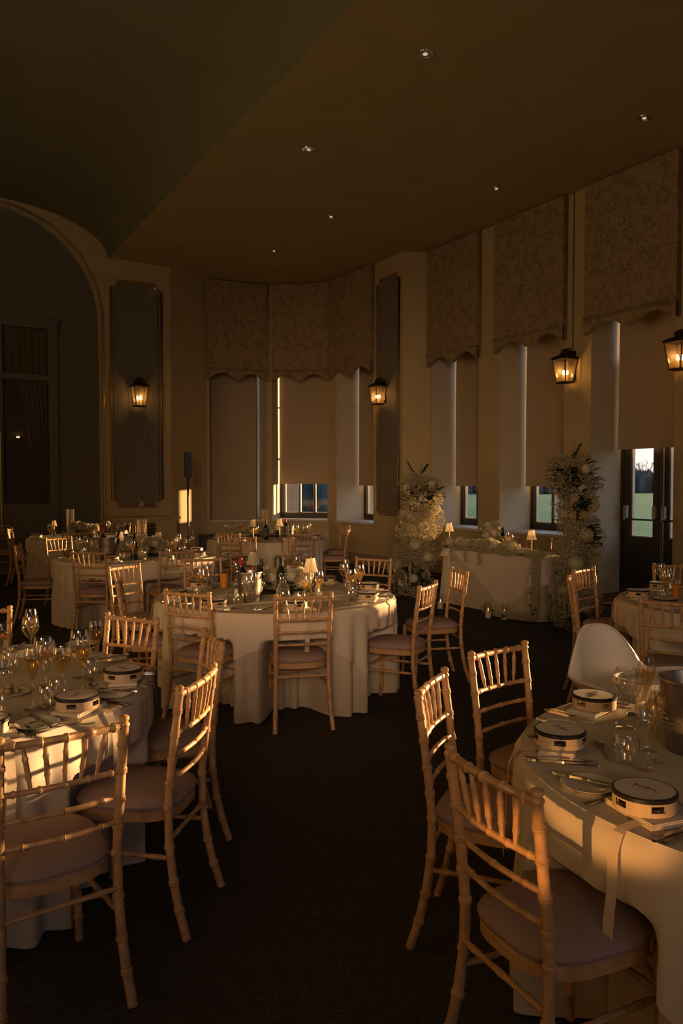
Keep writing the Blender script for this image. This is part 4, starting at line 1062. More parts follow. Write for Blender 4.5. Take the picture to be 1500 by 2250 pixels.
    for k in range(4):   # spikes near the foot
        x, y, z, q = ax(.12); a = rng.uniform(PI * .8, PI * 1.6); b = Vector(lp((x + q * .8 * math.cos(a), y + q * .8 * math.sin(a), .1))); tip = b + Vector((math.cos(a) * .12, math.sin(a) * .12, rng.uniform(.25, .42)))
        mb = MB(); mb.tube([b, tip], [.004, .002], 5)
        for j in range(16): u = .3 + .7 * j / 16; blossoms(mb, rng, b.lerp(tip, u), (.018, .018, .012), 3, .012)
        obj('flower_spike', mb, 'hydrangea_white', r, False)
    return r
def colaxis(pts, Y):
    out = []
    for (px, py, wpx) in pts: z = z_at(py, Y); out.append(((px - 750) / F * Y, Y, max(z, .05), wpx / F * Y / 2))
    return out
flower_column('flower_column', 'column of white flowers at the left end of the long table, glowing in the sun',
    colaxis([(905, 1300, 95), (905, 1255, 90), (912, 1205, 75), (922, 1160, 85), (930, 1120, 75), (928, 1080, 90), (918, 1050, 60)], 11.55), 21, [(.70, .86, -1.7, .8), (.06, .2, -1.5, .8)])
flower_column('flower_column', 'taller column of white flowers standing before the glazed door, in shadow',
    colaxis([(1258, 1372, 105), (1262, 1330, 95), (1272, 1270, 85), (1278, 1210, 95), (1272, 1150, 85), (1264, 1090, 80), (1258, 1045, 105), (1255, 1015, 90)], 8.95), 22, [(.80, .90, -1.9, .45), (.46, .56, -.9, .4), (.0, .1, -1.6, .6), (.64, .70, -1.5, .3)])
def centrepiece_fn(seed):
    def fn():
        rng = random.Random(seed); r = empty('flower_centrepiece'); gm = MB()
        obj('foam_tray', MB().lathe([(.0005, .002), (.07, .002), (.075, .03), (.0005, .035)], 20), 'black_plastic', r)
        for k in range(13):
            a = rng.uniform(0, 2 * PI); q = rng.uniform(.02, .12); blossoms(gm, rng, (q * math.cos(a), q * math.sin(a), rng.uniform(.06, .17)), (.06, .06, .055), 150, .0095)
        o = obj('gypsophila', gm, 'gyp_white', r, False); o['kind'] = 'stuff'
        for k in range(6): a = k * 1.05; put_part('hydrangea_head', ME_HS, r, (.09 * math.cos(a), .09 * math.sin(a), .10 + .05 * (k % 2)), (math.cos(a), math.sin(a), .9), 1.0)
        for k in range(5): a = k * 1.25 + .4; put_part('rose', ME_R, r, (.07 * math.cos(a), .07 * math.sin(a), .17 + .02 * (k % 2)), (math.cos(a), math.sin(a), 1.6), .8)
        for k in range(18): a = rng.uniform(0, 2 * PI); put_leaf(r, (.09 * math.cos(a), .09 * math.sin(a), rng.uniform(.04, .1)), (math.cos(a), math.sin(a), rng.uniform(.1, .7)), .8)
        return r
    return fn
CP = Proto(centrepiece_fn(31))
# ================================================================== place settings
TN = {'A': 'middle table', 'B': 'near left table', 'C': 'near right table', 'D': 'door table', 'E': 'mid-left table', 'F': 'bay table', 'G': 'far left table'}
DRN = [0]
def setting(key, ang, seat, rd=.80, full=True, glass=('W', 'F', 'T'), ribbon='', off=(0, 0), drum=True, jit=0.0):
    x, y, R, q = TAB[key]; a = math.radians(ang); rad = Vector((math.cos(a), math.sin(a), 0)); f = -rad; l = Vector((-f.y, f.x, 0)); tn = TN[key]; rg = random.Random(hash((key, int(ang))) % 1000 if False else int(ang * 7) + ord(key))
    o = Vector((x, y, 0)) + rad * rd; rz = math.atan2(l.y, l.x) + PI   # local x = right hand side, local y = to the centre
    j = lambda s_=.01: rg.uniform(-s_, s_)
    at = lambda r_, f_, z=ZTAB: tuple(o - l * r_ + f * f_ + Vector((0, 0, z + .0005)))
    pl = ' at the %s seat of the %s' % (seat, tn)
    if drum:
        NAP.put(at(.012, -.005), rz + j(.2), 'folded napkin under the drum' + pl, 'napkin', 'folded napkins')
        DRN[0] += 1; DR[DRN[0] % 3].put(at(0, 0, ZTAB + .018), rz + j(.5) + (.35), 'hand drum with black rim' + pl, 'tambourine', 'hand drums at the places')
        if ribbon is not None:
            rp = RB[ribbon]; e_y = R - rd
            ro = rp.put(at(.045, -(e_y - .13)), rz, 'pale ribbon hanging over the edge' + pl, 'ribbon', 'ribbons hanging from the hand drums')
    PL.put(at(-.215 + j(), .01 + j()), 0, 'small white side plate' + pl, 'plate', 'side plates')
    if full:
        KN.put(at(-.20 + j(), .012 + j(), ZTAB + .014), rz + PI / 2 + j(.6) - .5, 'butter knife across the side plate' + pl, 'knife', 'table knives')
        KN.put(at(.125, -.01 + j()), rz + PI / 2 + j(.1), 'table knife beside the drum' + pl, 'knife', 'table knives')
        KN.put(at(.150, -.005 + j()), rz + PI / 2 + j(.1), 'outer knife of the pair' + pl, 'knife', 'table knives')
        FK.put(at(-.112, .0 + j()), rz + PI / 2 + j(.1), 'table fork left of the drum' + pl, 'fork', 'table forks')
        SP.put(at(.01, .135 + j()), rz + PI + j(.3), 'dessert spoon laid above the drum' + pl, 'spoon', 'dessert spoons')
    gp = [(.13, .20), (.20, .155), (.075, .165)]
    lab = {'W': ('empty wine glass', GW, 'glass'), 'w': ('half full wine glass', GWF, 'glass'), 'F': ('tall glass of golden champagne', GF_, 'glass'), 'f': ('empty tall champagne glass', GFE, 'glass'), 'T': ('empty stemless water tumbler', GT, 'glass'), 't': ('water tumbler part full', GTF, 'glass')}
    for g_, (r_, f_) in zip(glass, gp):
        if g_ == '-': continue
        nm, pr, ct = lab[g_]; pr.put(at(r_ + j(.012), f_ + j(.012)), 0, nm + pl, ct, {'W': 'wine glasses', 'w': 'wine glasses', 'F': 'champagne glasses', 'f': 'champagne glasses', 'T': 'water tumblers', 't': 'water tumblers'}[g_])
for (ang, s_, g_, rb) in ((-75.6, 'front', 'wFT', '12.2'), (-118.7, 'front left', 'WfT', ''), (-163, 'left', 'WFt', ''), (150, 'rear left', 'wF-', None), (117, 'rear', 'W-T', None), (60.6, 'rear right', 'wFT', None), (17, 'right rear', 'WFt', ''), (-24, 'right', 'wFT', '')):
    setting('A', ang, s_, .79, True, g_, rb)
for (ang, s_, g_, rb) in ((9, 'right', 'WFT', ''), (-23, 'front right', 'wFT', 'TER'), (-50, 'front', 'W-T', ''), (57, 'rear right', 'WFT', None), (100, 'rear', 'wFT', None), (140, 'rear left', 'WF-', None)):
    setting('B', ang, s_, .82, True, g_, rb)
for (ang, s_, g_, rb) in ((209, 'front', '---', ''), (169, 'left', '---', ''), (131, 'rear left', '---', None)):
    setting('C', ang, s_, .78, True, g_, rb)
for (ang, s_, g_, rb) in ((165, 'left', 'WFT', ''), (200, 'front left', 'WfT', ''), (120, 'rear left', 'wFT', None), (240, 'front', 'WFT', '')):
    setting('D', ang, s_, .78, False, g_, rb)
for (ang, s_, g_, rb) in ((-95, 'front', 'WFT', None), (-50, 'front right', 'wFT', None), (-140, 'front left', 'WfT', None), (175, 'left', 'WFT', None), (130, 'rear left', 'wF-', None), (85, 'rear', 'WF-', None), (35, 'rear right', 'WFt', None), (-8, 'right', 'wFT', None)):
    setting('E', ang, s_, .80, False, g_, rb)
for (ang, s_, g_) in ((-60, 'front right', 'WF-'), (-115, 'front left', 'wF-'), (-10, 'right', 'WF-'), (170, 'left', 'WF-'), (40, 'rear right', 'wW-'), (130, 'rear left', 'FW-')):
    setting('F', ang, s_, .80, False, g_, None)
for (ang, s_, g_) in ((-85, 'front', 'WF-'), (-150, 'left', 'wF-'), (-30, 'right', 'WF-'), (60, 'rear right', 'wF-')):
    setting('G', ang, s_, .80, False, g_, None)
# ---- centre pieces and odd items, placed from the photograph
def onT(px, py): p = on_z(px, py, ZTAB); return (p.x, p.y, ZTAB + .0005)
BO.put(onT(618, 1310), 0, 'dark wine bottle standing at the centre of the middle table', 'bottle')
pb = onT(548, 1322); BU.put(pb, .4, 'plain metal ice bucket on the middle table', 'ice bucket', 'metal ice buckets')
BR.put((pb[0] - .035, pb[1], ZTAB + .03), 0, 'bottle with red foil neck in the ice bucket on the middle table', 'bottle', rot=(.08, -.10, 0))
BO.put((pb[0] + .045, pb[1] + .02, ZTAB + .02), 0, 'dark bottle lower in the ice bucket on the middle table', 'bottle', rot=(-.1, .16, 0))
LM_.put(onT(556, 1290), 0, 'table lamp with ribbed glass shade left of the dark bottle, middle table', 'lamp', 'cordless table lamps')
LM_.put(onT(682, 1312), 0, 'table lamp with ribbed glass shade right of the dark bottle, middle table', 'lamp', 'cordless table lamps')
CP.put(onT(588, 1304), 0, 'low white flower arrangement left of the dark bottle on the middle table', 'flower arrangement', 'table flower arrangements', .95)
CP.put(onT(652, 1304), 1, 'low white flower arrangement right of the dark bottle on the middle table', 'flower arrangement', 'table flower arrangements', 1.0)
JU.put(onT(492, 1294), 0, 'tall glass of orange juice with a straw on the middle table', 'glass', sc_=1.12)
HU.put(onT(634, 1287), 0, 'tall glass candle cylinder behind the bottle on the middle table', 'candle holder', 'glass candle cylinders', 1.40)
HU.put(onT(668, 1290), 0, 'shorter candle cylinder, right behind the bottle on the middle table', 'candle holder', 'glass candle cylinders', .8)
CF.put(onT(622, 1330), 0, 'glass water carafe in front of the bottle on the middle table', 'carafe', 'glass water carafes')
SH.put(onT(520, 1312), 0, 'white salt shaker beside the ice bucket on the middle table', 'shaker', 'white shakers')
SH.put(onT(697, 1300), 0, 'white shaker right of the flowers on the middle table', 'shaker', 'white shakers')
PL.put(onT(498, 1312), 0, 'small plate holding a chocolate left of the ice bucket', 'plate', 'side plates')
def choc_fn(): r = obj('chocolate', MB().sphere((0, 0, .012), .016, .014, .012, 10, 6), 'bread'); return r
CHO = Proto(choc_fn)
q = onT(498, 1310); CHO.put((q[0], q[1], ZTAB + .005), 0, 'chocolate on the small plate left of the ice bucket', 'sweet')
for (px, py, lb) in ((532, 1300, 'small lit candle jar behind the ice bucket'), (700, 1310, 'small lit candle jar at the right of the flowers, middle table'), (655, 1322, 'small lit candle jar near the front chair, middle table')):
    TL.put(onT(px, py), 0, lb, 'candle holder', 'small candle jars')
# near left table
for (px, py, pr, lb, ct, gp_) in ((72, 1560, GF_, 'tall full champagne glass in front on the near left table', 'glass', 'champagne glasses'),
        (100, 1552, GFE, 'empty champagne glass just right of the full one, near left table', 'glass', 'champagne glasses'),
        (107, 1560, GT, 'water tumbler beside the champagne glasses, near left table', 'glass', 'water tumblers'),
        (95, 1510, GWF, 'wine glass behind the champagne glass on the near left table', 'glass', 'wine glasses'),
        (22, 1478, GT, 'water tumbler at the left edge of the near left table', 'glass', 'water tumblers'),
        (-4, 1520, GW, 'wine glass cut by the left edge, near left table', 'glass', 'wine glasses'),
        (4, 1470, GWF, 'glass of wine high at the left edge, near left table', 'glass', 'wine glasses')):
    pr.put(onT(px, py), 0, lb, ct, gp_)
q = onT(22, 1526); PL.put(q, 0, 'plate with petits fours at the left of the near left table', 'plate', 'side plates')
for k, (dx, dy, dz) in enumerate(((-.03, 0, 0), (0, .01, 0), (.03, 0, 0), (.0, -.02, 0), (.0, 0, .018))):
    CHO.put((q[0] + dx, q[1] + dy, ZTAB + .006 + dz), k, ('first', 'second', 'third', 'nearest', 'topmost')[k] + ' petit four from the left on the plate, near left table', 'sweet', 'petits fours on a plate')
for (px, py, rz_, pr, lb, ct, g_) in ((95, 1583, 2.6, SP, 'spoon lying on the bare cloth of the near left table', 'spoon', 'dessert spoons'), (120, 1578, .9, FK, 'fork crossing a spoon on the near left table', 'fork', 'table forks'), (150, 1595, .1, FK, 'fork near the front plate of the near left table', 'fork', 'table forks')):
    pr.put(onT(px, py), rz_, lb, ct, g_)
# near right table
for (x, y, pr, lb, gp_) in ((.90, 2.49, GTF, 'water tumbler in front of the ice bucket, near right table', 'water tumblers'), (1.00, 2.52, GF_, 'full champagne glass touching the ice bucket, near right table', 'champagne glasses'),
        (.945, 2.45, GFE, 'empty champagne glass behind the tumbler, near right table', 'champagne glasses'), (1.03, 2.86, GW, 'large empty wine glass left of the ice bucket, near right table', 'wine glasses'),
        (1.13, 2.93, GF_, 'amber champagne glass highest on the near right table', 'champagne glasses'), (1.02, 2.62, GW, 'wine glass behind the tumbler on the near right table', 'wine glasses'), (1.32, 2.10, GT, 'tumbler near the right edge of the photo, near right table', 'water tumblers')):
    pr.put((x, y, ZTAB + .0005), 0, lb, 'glass', gp_)
BU.put((1.165, 2.62, ZTAB + .0005), 2.2, 'embossed metal ice bucket at the right edge on the near right table', 'ice bucket', 'metal ice buckets', 1.08)
BO.put((1.175, 2.63, ZTAB + .03), 0, 'dark bottle sunk in the ice bucket on the near right table', 'bottle', rot=(.3, .35, 0), sc_=.8)
CP.put((1.65, 2.75, ZTAB + .0005), 0, 'flower arrangement beyond the ice bucket on the near right table', 'flower arrangement', 'table flower arrangements')
# table by the door
dx, dy = TAB['D'][0], TAB['D'][1]
JU.put((2.55, 6.05, ZTAB + .0005), 0, 'glass of orange juice at the right edge on the door table', 'glass')
CP.put((dx, dy, ZTAB + .0005), 0, 'flower arrangement on the door table', 'flower arrangement', 'table flower arrangements')
# left table in the middle distance
pe = onT(237, 1230)
BU.put(pe, .3, 'shiny ice bucket holding bottles on the mid-left table', 'ice bucket', 'metal ice buckets', 1.15)
BR.put((pe[0] - .04, pe[1], ZTAB + .06), 0, 'bottle with red neck in the shiny ice bucket', 'bottle', rot=(.1, -.05, 0), sc_=1.05)
BO.put((pe[0] + .04, pe[1] + .02, ZTAB + .05), 0, 'dark bottle leaning in the shiny ice bucket', 'bottle', rot=(0, .3, 0))
BO.put(onT(295, 1229), 0, 'dark wine bottle standing right of the shiny ice bucket', 'bottle')
CF.put(onT(313, 1229), 0, 'large water carafe beside the dark bottle, mid-left table', 'carafe', 'glass water carafes', 1.15)
CP.put(onT(335, 1222), 0, 'white flowers right of the carafe on the mid-left table', 'flower arrangement', 'table flower arrangements', 1.1)
LM_.put(onT(263, 1224), 0, 'ribbed glass lamp right of the shiny ice bucket', 'lamp', 'cordless table lamps', 1.0)
LM_.put(onT(348, 1222), 0, 'ribbed glass lamp at the right of the mid-left table', 'lamp', 'cordless table lamps', .95)
HU.put(onT(312, 1217), 0, 'tall narrow candle cylinder behind the carafe, mid-left table', 'candle holder', 'glass candle cylinders', 1.45)
for (px, py, lb) in ((185, 1215, 'candle jar at the left of the mid-left table'), (372, 1218, 'candle jar at the right of the mid-left table')): TL.put(onT(px, py), 0, lb, 'candle holder', 'small candle jars')
# bay table
CP.put(onT(560, 1179), 0, 'white flowers at the left centre of the bay table', 'flower arrangement', 'table flower arrangements', 1.0)
CP.put(onT(604, 1180), 2, 'white flowers at the right centre of the bay table', 'flower arrangement', 'table flower arrangements', 1.0)
LM_.put(onT(556, 1184), 0, 'ribbed glass lamp at the left of the bay table', 'lamp', 'cordless table lamps', 1.0)
LM_.put(onT(614, 1182), 0, 'brightly sunlit ribbed lamp at the right of the bay table', 'lamp', 'cordless table lamps', 1.0)
BO.put(onT(584, 1186), 0, 'dark bottle standing on the bay table', 'bottle')
BR.put(onT(628, 1180), 0, 'bottle with red neck on the bay table', 'bottle')
HU.put(onT(582, 1178), 0, 'tall candle cylinder rising above the bay table', 'candle holder', 'glass candle cylinders', 1.5)
BU.put(onT(634, 1184), 0, 'ice bucket on the bay table', 'ice bucket', 'metal ice buckets', .9)
# far left table
CP.put(onT(172, 1182), 0, 'white flowers left of centre on the far left table', 'flower arrangement', 'table flower arrangements', 1.2)
CP.put(onT(200, 1180), 1, 'white flowers right of centre on the far left table', 'flower arrangement', 'table flower arrangements', 1.0)
HU.put(onT(155, 1177), 0, 'tall candle cylinder on the far left table', 'candle holder', 'glass candle cylinders', 1.5)
LM_.put(onT(119, 1178), 0, 'ribbed glass lamp at the left of the far left table', 'lamp', 'cordless table lamps', .85)
LM_.put(onT(172, 1180), 0, 'ribbed glass lamp right of the candle cylinder, far left table', 'lamp', 'cordless table lamps', .85)
JU.put(onT(216, 1183), 0, 'glass of orange juice on the far left table', 'glass')
CF.put(onT(116, 1186), 0, 'water carafe at the left of the far left table', 'carafe', 'glass water carafes')
# lamp on the radiator cover
sL = on_wall(305, PW0, eM); pm = PW0 + eM * sL - oM * .2
LM_.put((pm.x, pm.y, mz + .001), 0, 'small lamp standing on the radiator cover', 'lamp', 'cordless table lamps', 1.0)
# ================================================================== the long draped table
HT_L, HT_D = 1.78, .76
c0 = Vector((2.33, 9.42, 0)); dL = -DW; dN = NW      # near right corner, run of the front edge, depth
TH = Matrix(((dL.x, dN.x, 0, c0.x), (dL.y, dN.y, 0, c0.y), (0, 0, 1, 0), (0, 0, 0, 1)))
lt = empty('draped_long_table', 'long cloth-covered table with flowers along its front between the flower columns', 'table'); lt.matrix_world = TH
def rect_drape(m, grow, ztop, hemf, name, amp):
    mb = MB(); per = []; L, D = HT_L + 2 * grow, HT_D + 2 * grow; N = 220
    def pt(s_):
        P_ = 2 * (L + D); s_ = s_ % P_
        if s_ < L: return (s_ - grow, -grow, 0, -1)
        s_ -= L
        if s_ < D: return (L - grow, s_ - grow, 1, 0)
        s_ -= D
        if s_ < L: return (L - grow - s_, D - grow, 0, 1)
        s_ -= L; return (-grow, D - grow - s_, -1, 0)
    vs = []; fs = []; nd = 12; cx, cy = HT_L / 2, HT_D / 2; P_ = 2 * (L + D)
    for k in range(N):
        s_ = P_ * k / N; x, y, nx, ny = pt(s_)
        corner = min(abs(x + grow), abs(x - (L - grow))) < .12 and min(abs(y + grow), abs(y - (D - grow))) < .12
        for q in (.02, .5, .97): vs.append((cx + (x - cx) * q, cy + (y - cy) * q, ztop))
        for i in range(nd + 1):
            t = i / nd; z = ztop - (ztop - hemf(x, y)) * t; a = amp * (.25 + 1.2 * corner) * math.sin(s_ * 19 + .5 * math.sin(s_ * 3)) * t + .02 * t + (.05 * t if corner else 0)
            vs.append((x + nx * a, y + ny * a, z))
    n = nd + 4
    for k in range(N):
        q = (k + 1) % N
        for i in range(n - 1): fs.append((k * n + i, q * n + i, q * n + i + 1, k * n + i + 1))
    mb.add(vs, fs); return obj(name, mb, m, lt)
rect_drape('linen', 0, ZTAB - .008, lambda x, y: .012, 'floor_cloth', .014)
rect_drape('overlay_linen', .012, ZTAB, lambda x, y: max(.05, .70 - .62 * (1 - abs(x - .55) / .95) if abs(x - .55) < .95 and y < .1 else (.70 - .5 * (1 - x / .5) if x < .3 and y >= .1 else .66)), 'overlay_cloth', .012)
# front garland
rng = random.Random(41); gl = empty('flower_garland', 'garland of white flowers along the long table, trailing to the floor at its corner', 'garland'); gl.matrix_world = TH
gm = MB(); path = []
for k in range(26): t = k / 25; x = HT_L * (1 - t) - .02; path.append((x, .02 + .03 * math.sin(k), ZTAB + .045 + .035 * math.exp(-((x - 1.05) / .35) ** 2), .065 + .045 * math.exp(-((x - 1.0) / .42) ** 2)))
for k in range(14): t = k / 13; path.append((-.035 + .06 * t * t * 0, -.055 - .02 * t, ZTAB - .02 - .66 * t, .055))
for k in range(14): t = k / 13; path.append((-.03 + .75 * t, -.13 - .10 * math.sin(PI * t * .9), .07, .06))
for (x, y, z, s_) in path: blossoms(gm, rng, (x, y, max(z, s_ + .006)), (s_, s_, s_ * .85), int(340 * (s_ / .06) ** 2), .0105)
o = obj('gypsophila', gm, 'gyp_white', gl, False); o['kind'] = 'stuff'
for k in range(9): x = .45 + .15 * k + rng.uniform(-.03, .03); put_part('hydrangea_head', ME_H, gl, (x, .0 + .05 * (k % 2), ZTAB + .09 + rng.uniform(0, .05)), (rng.uniform(-.3, .3), -.6, 1), rng.uniform(.8, 1.15))
for k in range(12): x = .25 + .12 * k + rng.uniform(-.03, .03); put_part('rose', ME_R, gl, (x, -.05 + .08 * (k % 2), ZTAB + .07 + rng.uniform(0, .06)), (rng.uniform(-.3, .3), -1, .6), rng.uniform(.8, 1.1))
for k in range(40): x, y, z, s_ = rng.choice(path); a = rng.uniform(0, 2 * PI); put_leaf(gl, (x, y - s_ * .5, max(.05, z)), (math.cos(a), -abs(math.sin(a)), rng.uniform(-.6, .5)), rng.uniform(.6, .95))
for k in range(3):
    x = .95 + .28 * k; mb = MB(); p0 = Vector((x, -.06, ZTAB + .02)); 
    for j in range(26): u = j / 26; blossoms(mb, rng, (x + .02 * math.sin(6 * u), -.07 - .02 * u, ZTAB + .02 - .17 * u), (.028, .02, .012), 7, .007)
    obj('trailing_spray', mb, 'gyp_white', gl, False)
# items on the long table
def onH(x, y, z=0): p = TH @ Vector((x, y, 0)); return (p.x, p.y, ZTAB + .0005 + z)
def onTp(px, yl):   # pixel column at local depth yl on the long table
    P_ = TH @ Vector((0, yl, 0)); return on_wall(px, P_, dL)
LM_.put(onH(onTp(987, .25), .25), 0, 'ribbed glass lamp at the left of the long table', 'lamp', 'cordless table lamps', 1.08)
LM_.put(onH(onTp(1168, .12), .12), 0, 'bright ribbed glass lamp at the right of the long table', 'lamp', 'cordless table lamps', 1.05)
def bouquet_fn():
    r = empty('vase_bouquet'); rg = random.Random(8)
    obj('footed_vase', MB().lathe([(.0005, .002), (.045, .002), (.045, .006), (.012, .012), (.012, .04), (.045, .06), (.06, .14), (.056, .14), (.04, .065), (.0005, .05)], 24), 'china', r)
    gm_ = MB()
    for k in range(22): a = rg.uniform(0, 2 * PI); q_ = rg.uniform(.02, .11); blossoms(gm_, rg, (q_ * math.cos(a), q_ * math.sin(a), rg.uniform(.18, .38)), (.06, .06, .055), 130, .010)
    o_ = obj('gypsophila', gm_, 'gyp_white', r, False); o_['kind'] = 'stuff'
    for k in range(9): a = k * 2.4; put_part('rose', ME_R, r, (.11 * math.cos(a), .11 * math.sin(a), .20 + .022 * k), (math.cos(a), math.sin(a), .5), 1.0)
    for k in range(6): a = k * 2.4 + 1; put_part('hydrangea_head', ME_H, r, (.07 * math.cos(a), .07 * math.sin(a), .20 + .03 * k), (math.cos(a), math.sin(a), .5), .9)
    mb = MB(); 
    for j in range(10): blossoms(mb, rg, (.03 + .002 * j, 0, .38 + .010 * j), (.02, .02, .01), 5, .009)
    obj('flower_spike', mb, 'gyp_white', r, False)
    for k in range(10): a = rg.uniform(0, 2 * PI); put_leaf(r, (.09 * math.cos(a), .09 * math.sin(a), rg.uniform(.16, .3)), (math.cos(a), math.sin(a), .2), 1)
    return r
Proto(bouquet_fn).put(onH(onTp(1077, .30), .30), 0, 'tall white bouquet in a footed vase on the long table', 'flower arrangement', sc_=.95)
CF.put(onH(onTp(1104, .35), .35), 0, 'glass carafe right of the bouquet on the long table', 'carafe', 'glass water carafes', .85)
GWF.put(onH(onTp(1121, .40), .40), 0, 'glass of amber wine right of the bouquet, long table', 'glass', 'wine glasses')
GF_.put(onH(onTp(1113, .45), .45), 0, 'champagne glass beside the carafe on the long table', 'glass', 'champagne glasses')
BO.put(onH(onTp(1105, .6), .6), 0, 'dark bottle half hidden right of the bouquet on the long table', 'bottle', sc_=.95)
PL.put(onH(onTp(1205, .35), .35), 0, 'side plate on the right end of the long table', 'plate', 'side plates')
KN.put(onH(onTp(1195, .38), .38), 1.2, 'knife on the right end of the long table', 'knife', 'table knives')
for (px, lb) in ((1133, 'left of two chairs behind the long table'), (1228, 'right of two chairs behind the long table, partly behind the flower column')):
    p = TH @ Vector((onTp(px, .92), .92, 0)); chair('H', p.x, p.y, -NW.x, -NW.y, lb, 'chairs behind the long table')
# candles in glass cylinders on the floor
def floorcandle_fn():
    r = empty('floor_candle'); obj('glass_cylinder', MB().lathe([(.0005, .001), (.048, .001), (.049, .20), (.0475, .20), (.0465, .005), (.0005, .005)], 28), 'glass', r)
    c = obj('pillar_candle', MB().lathe([(.0005, .006), (.038, .006), (.038, .085), (.034, .088), (.0005, .083)], 24), 'wax', r)
    obj('flame', MB().lathe([(.0005, .090), (.0045, .098), (.003, .110), (.0005, .122)], 8), 'flame', c); return r
FCN = Proto(floorcandle_fn)
for (px, py, lb) in ((1072, 1358, 'left candle in a glass cylinder on the floor before the long table'), (1108, 1362, 'lit candle in a glass cylinder on the floor, right of its pair'), (967, 1338, 'floor candle at the left foot of the long table')):
    p = on_z(px, py, 0); FCN.put((p.x, p.y, .001), 0, lb, 'candle holder', 'candles on the floor')
# ================================================================== high chair
hc = empty('high_chair', 'white plastic child high chair with round back and tray behind the near right table', 'high chair', (1.37, 3.88, 0), math.atan2(-.90, .42) - PI / 2)
mb = MB(); vs = []; fs = []; NU, NV = 56, 12
for i in range(NU + 1):
    ph = math.radians(-118 + 236 * i / NU); ap_ = abs(math.degrees(ph))
    k = math.sqrt(max(0.0, 1 - (ap_ / 60) ** 2)); k = k * k * (3 - 2 * k); hgt = .710 + .220 * k + .010 * max(0, 1 - abs(ap_ - 58) / 10)
    for j in range(NV + 1):
        v = j / NV; z = .52 + (hgt - .52) * v
        fl = .010 + .075 * v ** 2 * (1 - k); rx = .168 + fl * 1.3; ry = .150 + .02 * v + fl * .5
        x = rx * math.sin(ph); y = -ry * math.cos(ph) - .03 * v * k
        if ap_ > 90: x = rx * (1 if ph > 0 else -1) * 1.0; y = .0 + (ap_ - 90) / 28 * .17
        vs.append((x, y, z))
for i in range(NU):
    for j in range(NV): q = i * (NV + 1) + j; fs.append((q, q + NV + 1, q + NV + 2, q + 1))
mb.add(vs, fs)
sh = obj('seat_shell', mb, 'white_plastic', hc); so_ = sh.modifiers.new('thickness', 'SOLIDIFY'); so_.thickness = .008
obj('seat_pan', MB().lathe([(.0005, .52), (.15, .52), (.165, .525), (.17, .55), (.16, .55), (.15, .53), (.0005, .53)], 32), 'white_plastic', hc)
mb = MB(); out = []
for k in range(36):
    a = 2 * PI * k / 36; c, s_ = math.cos(a), math.sin(a); out.append((.235 * abs(c) ** .55 * (1 if c > 0 else -1), .26 + .125 * abs(s_) ** .6 * (1 if s_ > 0 else -1)))
n = 36; lev = [(1.0, .735), (1.03, .745), (1.03, .765), (.99, .768), (.92, .752)]; vs = []; fs = []
for (k_, z) in lev: vs += [(x * k_, .26 + (y - .26) * k_, z) for x, y in out]
for i in range(4):
    for k in range(n): fs.append((i * n + k, i * n + (k + 1) % n, (i + 1) * n + (k + 1) % n, (i + 1) * n + k))
fs += [tuple(range(n))[::-1], tuple(4 * n + k for k in range(n))]; mb.add(vs, fs); obj('tray', mb, 'white_plastic', hc)
for sx_ in (-1, 1):
    for sy_ in (-1, 1): obj('leg', MB().tube([(sx_ * .12, sy_ * .10 + .0, .53), (sx_ * .21, sy_ * .20, .01)], [.017, .013], 10), 'steel', hc)
# ================================================================== loudspeaker, box, mats
pz = at_y(413, 15.0)
ls = empty('column_loudspeaker', 'slim black loudspeaker on a pole beside the sunlit patch of wall', 'loudspeaker', (pz.x, pz.y, 0), .3)
obj('speaker_cabinet', MB().box(-.062, .062, -.06, .06, 1.76, 2.24), 'black_plastic', ls, False)
obj('speaker_grille', MB().box(-.054, .054, -.066, -.06, 1.78, 2.22), 'drum_black', ls, False)
obj('speaker_pole', MB().tube([(0, 0, .44), (0, 0, 1.77)], .02, 10), 'black_plastic', ls)
obj('subwoofer', MB().box(-.2, .2, -.22, .22, .0, .45), 'black_plastic', ls, False)
obj('subwoofer_grille', MB().box(-.18, .18, -.228, -.22, .03, .42), 'drum_black', ls, False)
pz = at_y(455, 15.0)
bx = empty('flight_case', 'dark blue equipment case standing right of the loudspeaker', 'case', (pz.x, pz.y, 0), .3)
obj('case_body', MB().box(-.14, .14, -.15, .15, 0, .62), 'speaker_blue', bx, False); obj('case_lid', MB().box(-.145, .145, -.155, .155, .62, .68), 'black_plastic', bx, False)
obj('case_handle', MB().tube([(-.05, -.16, .5), (-.05, -.185, .5), (.05, -.185, .5), (.05, -.16, .5)], .008, 6), 'grey_metal', bx)
TD = wmat(P1, R_END)
dmt = obj('door_mat', MB().box(wd[0] + .05, wd[1] - .05, -.55, .62, .004, .018), 'mat_red', None, False); dmt.matrix_world = TD; tag(dmt, 'reddish brown door mat at the glazed door', 'mat')
pg = on_z(1345, 1348, 0)
fg = empty('floor_grille', 'black ventilation grille let into the carpet beyond the flower column', 'grille', (pg.x, pg.y, 0), math.atan2(DW.y, DW.x)); 
obj('grille_frame', MB().box(-.35, .35, -.10, -.085, .001, .008).box(-.35, .35, .085, .10, .001, .008).box(-.35, -.335, -.1, .1, .001, .008).box(.335, .35, -.1, .1, .001, .008), 'black_plastic', fg, False)
for k in range(13): obj('slat', MB().box(-.33 + k * .053, -.315 + k * .053, -.085, .085, .001, .007), 'black_plastic', fg, False)
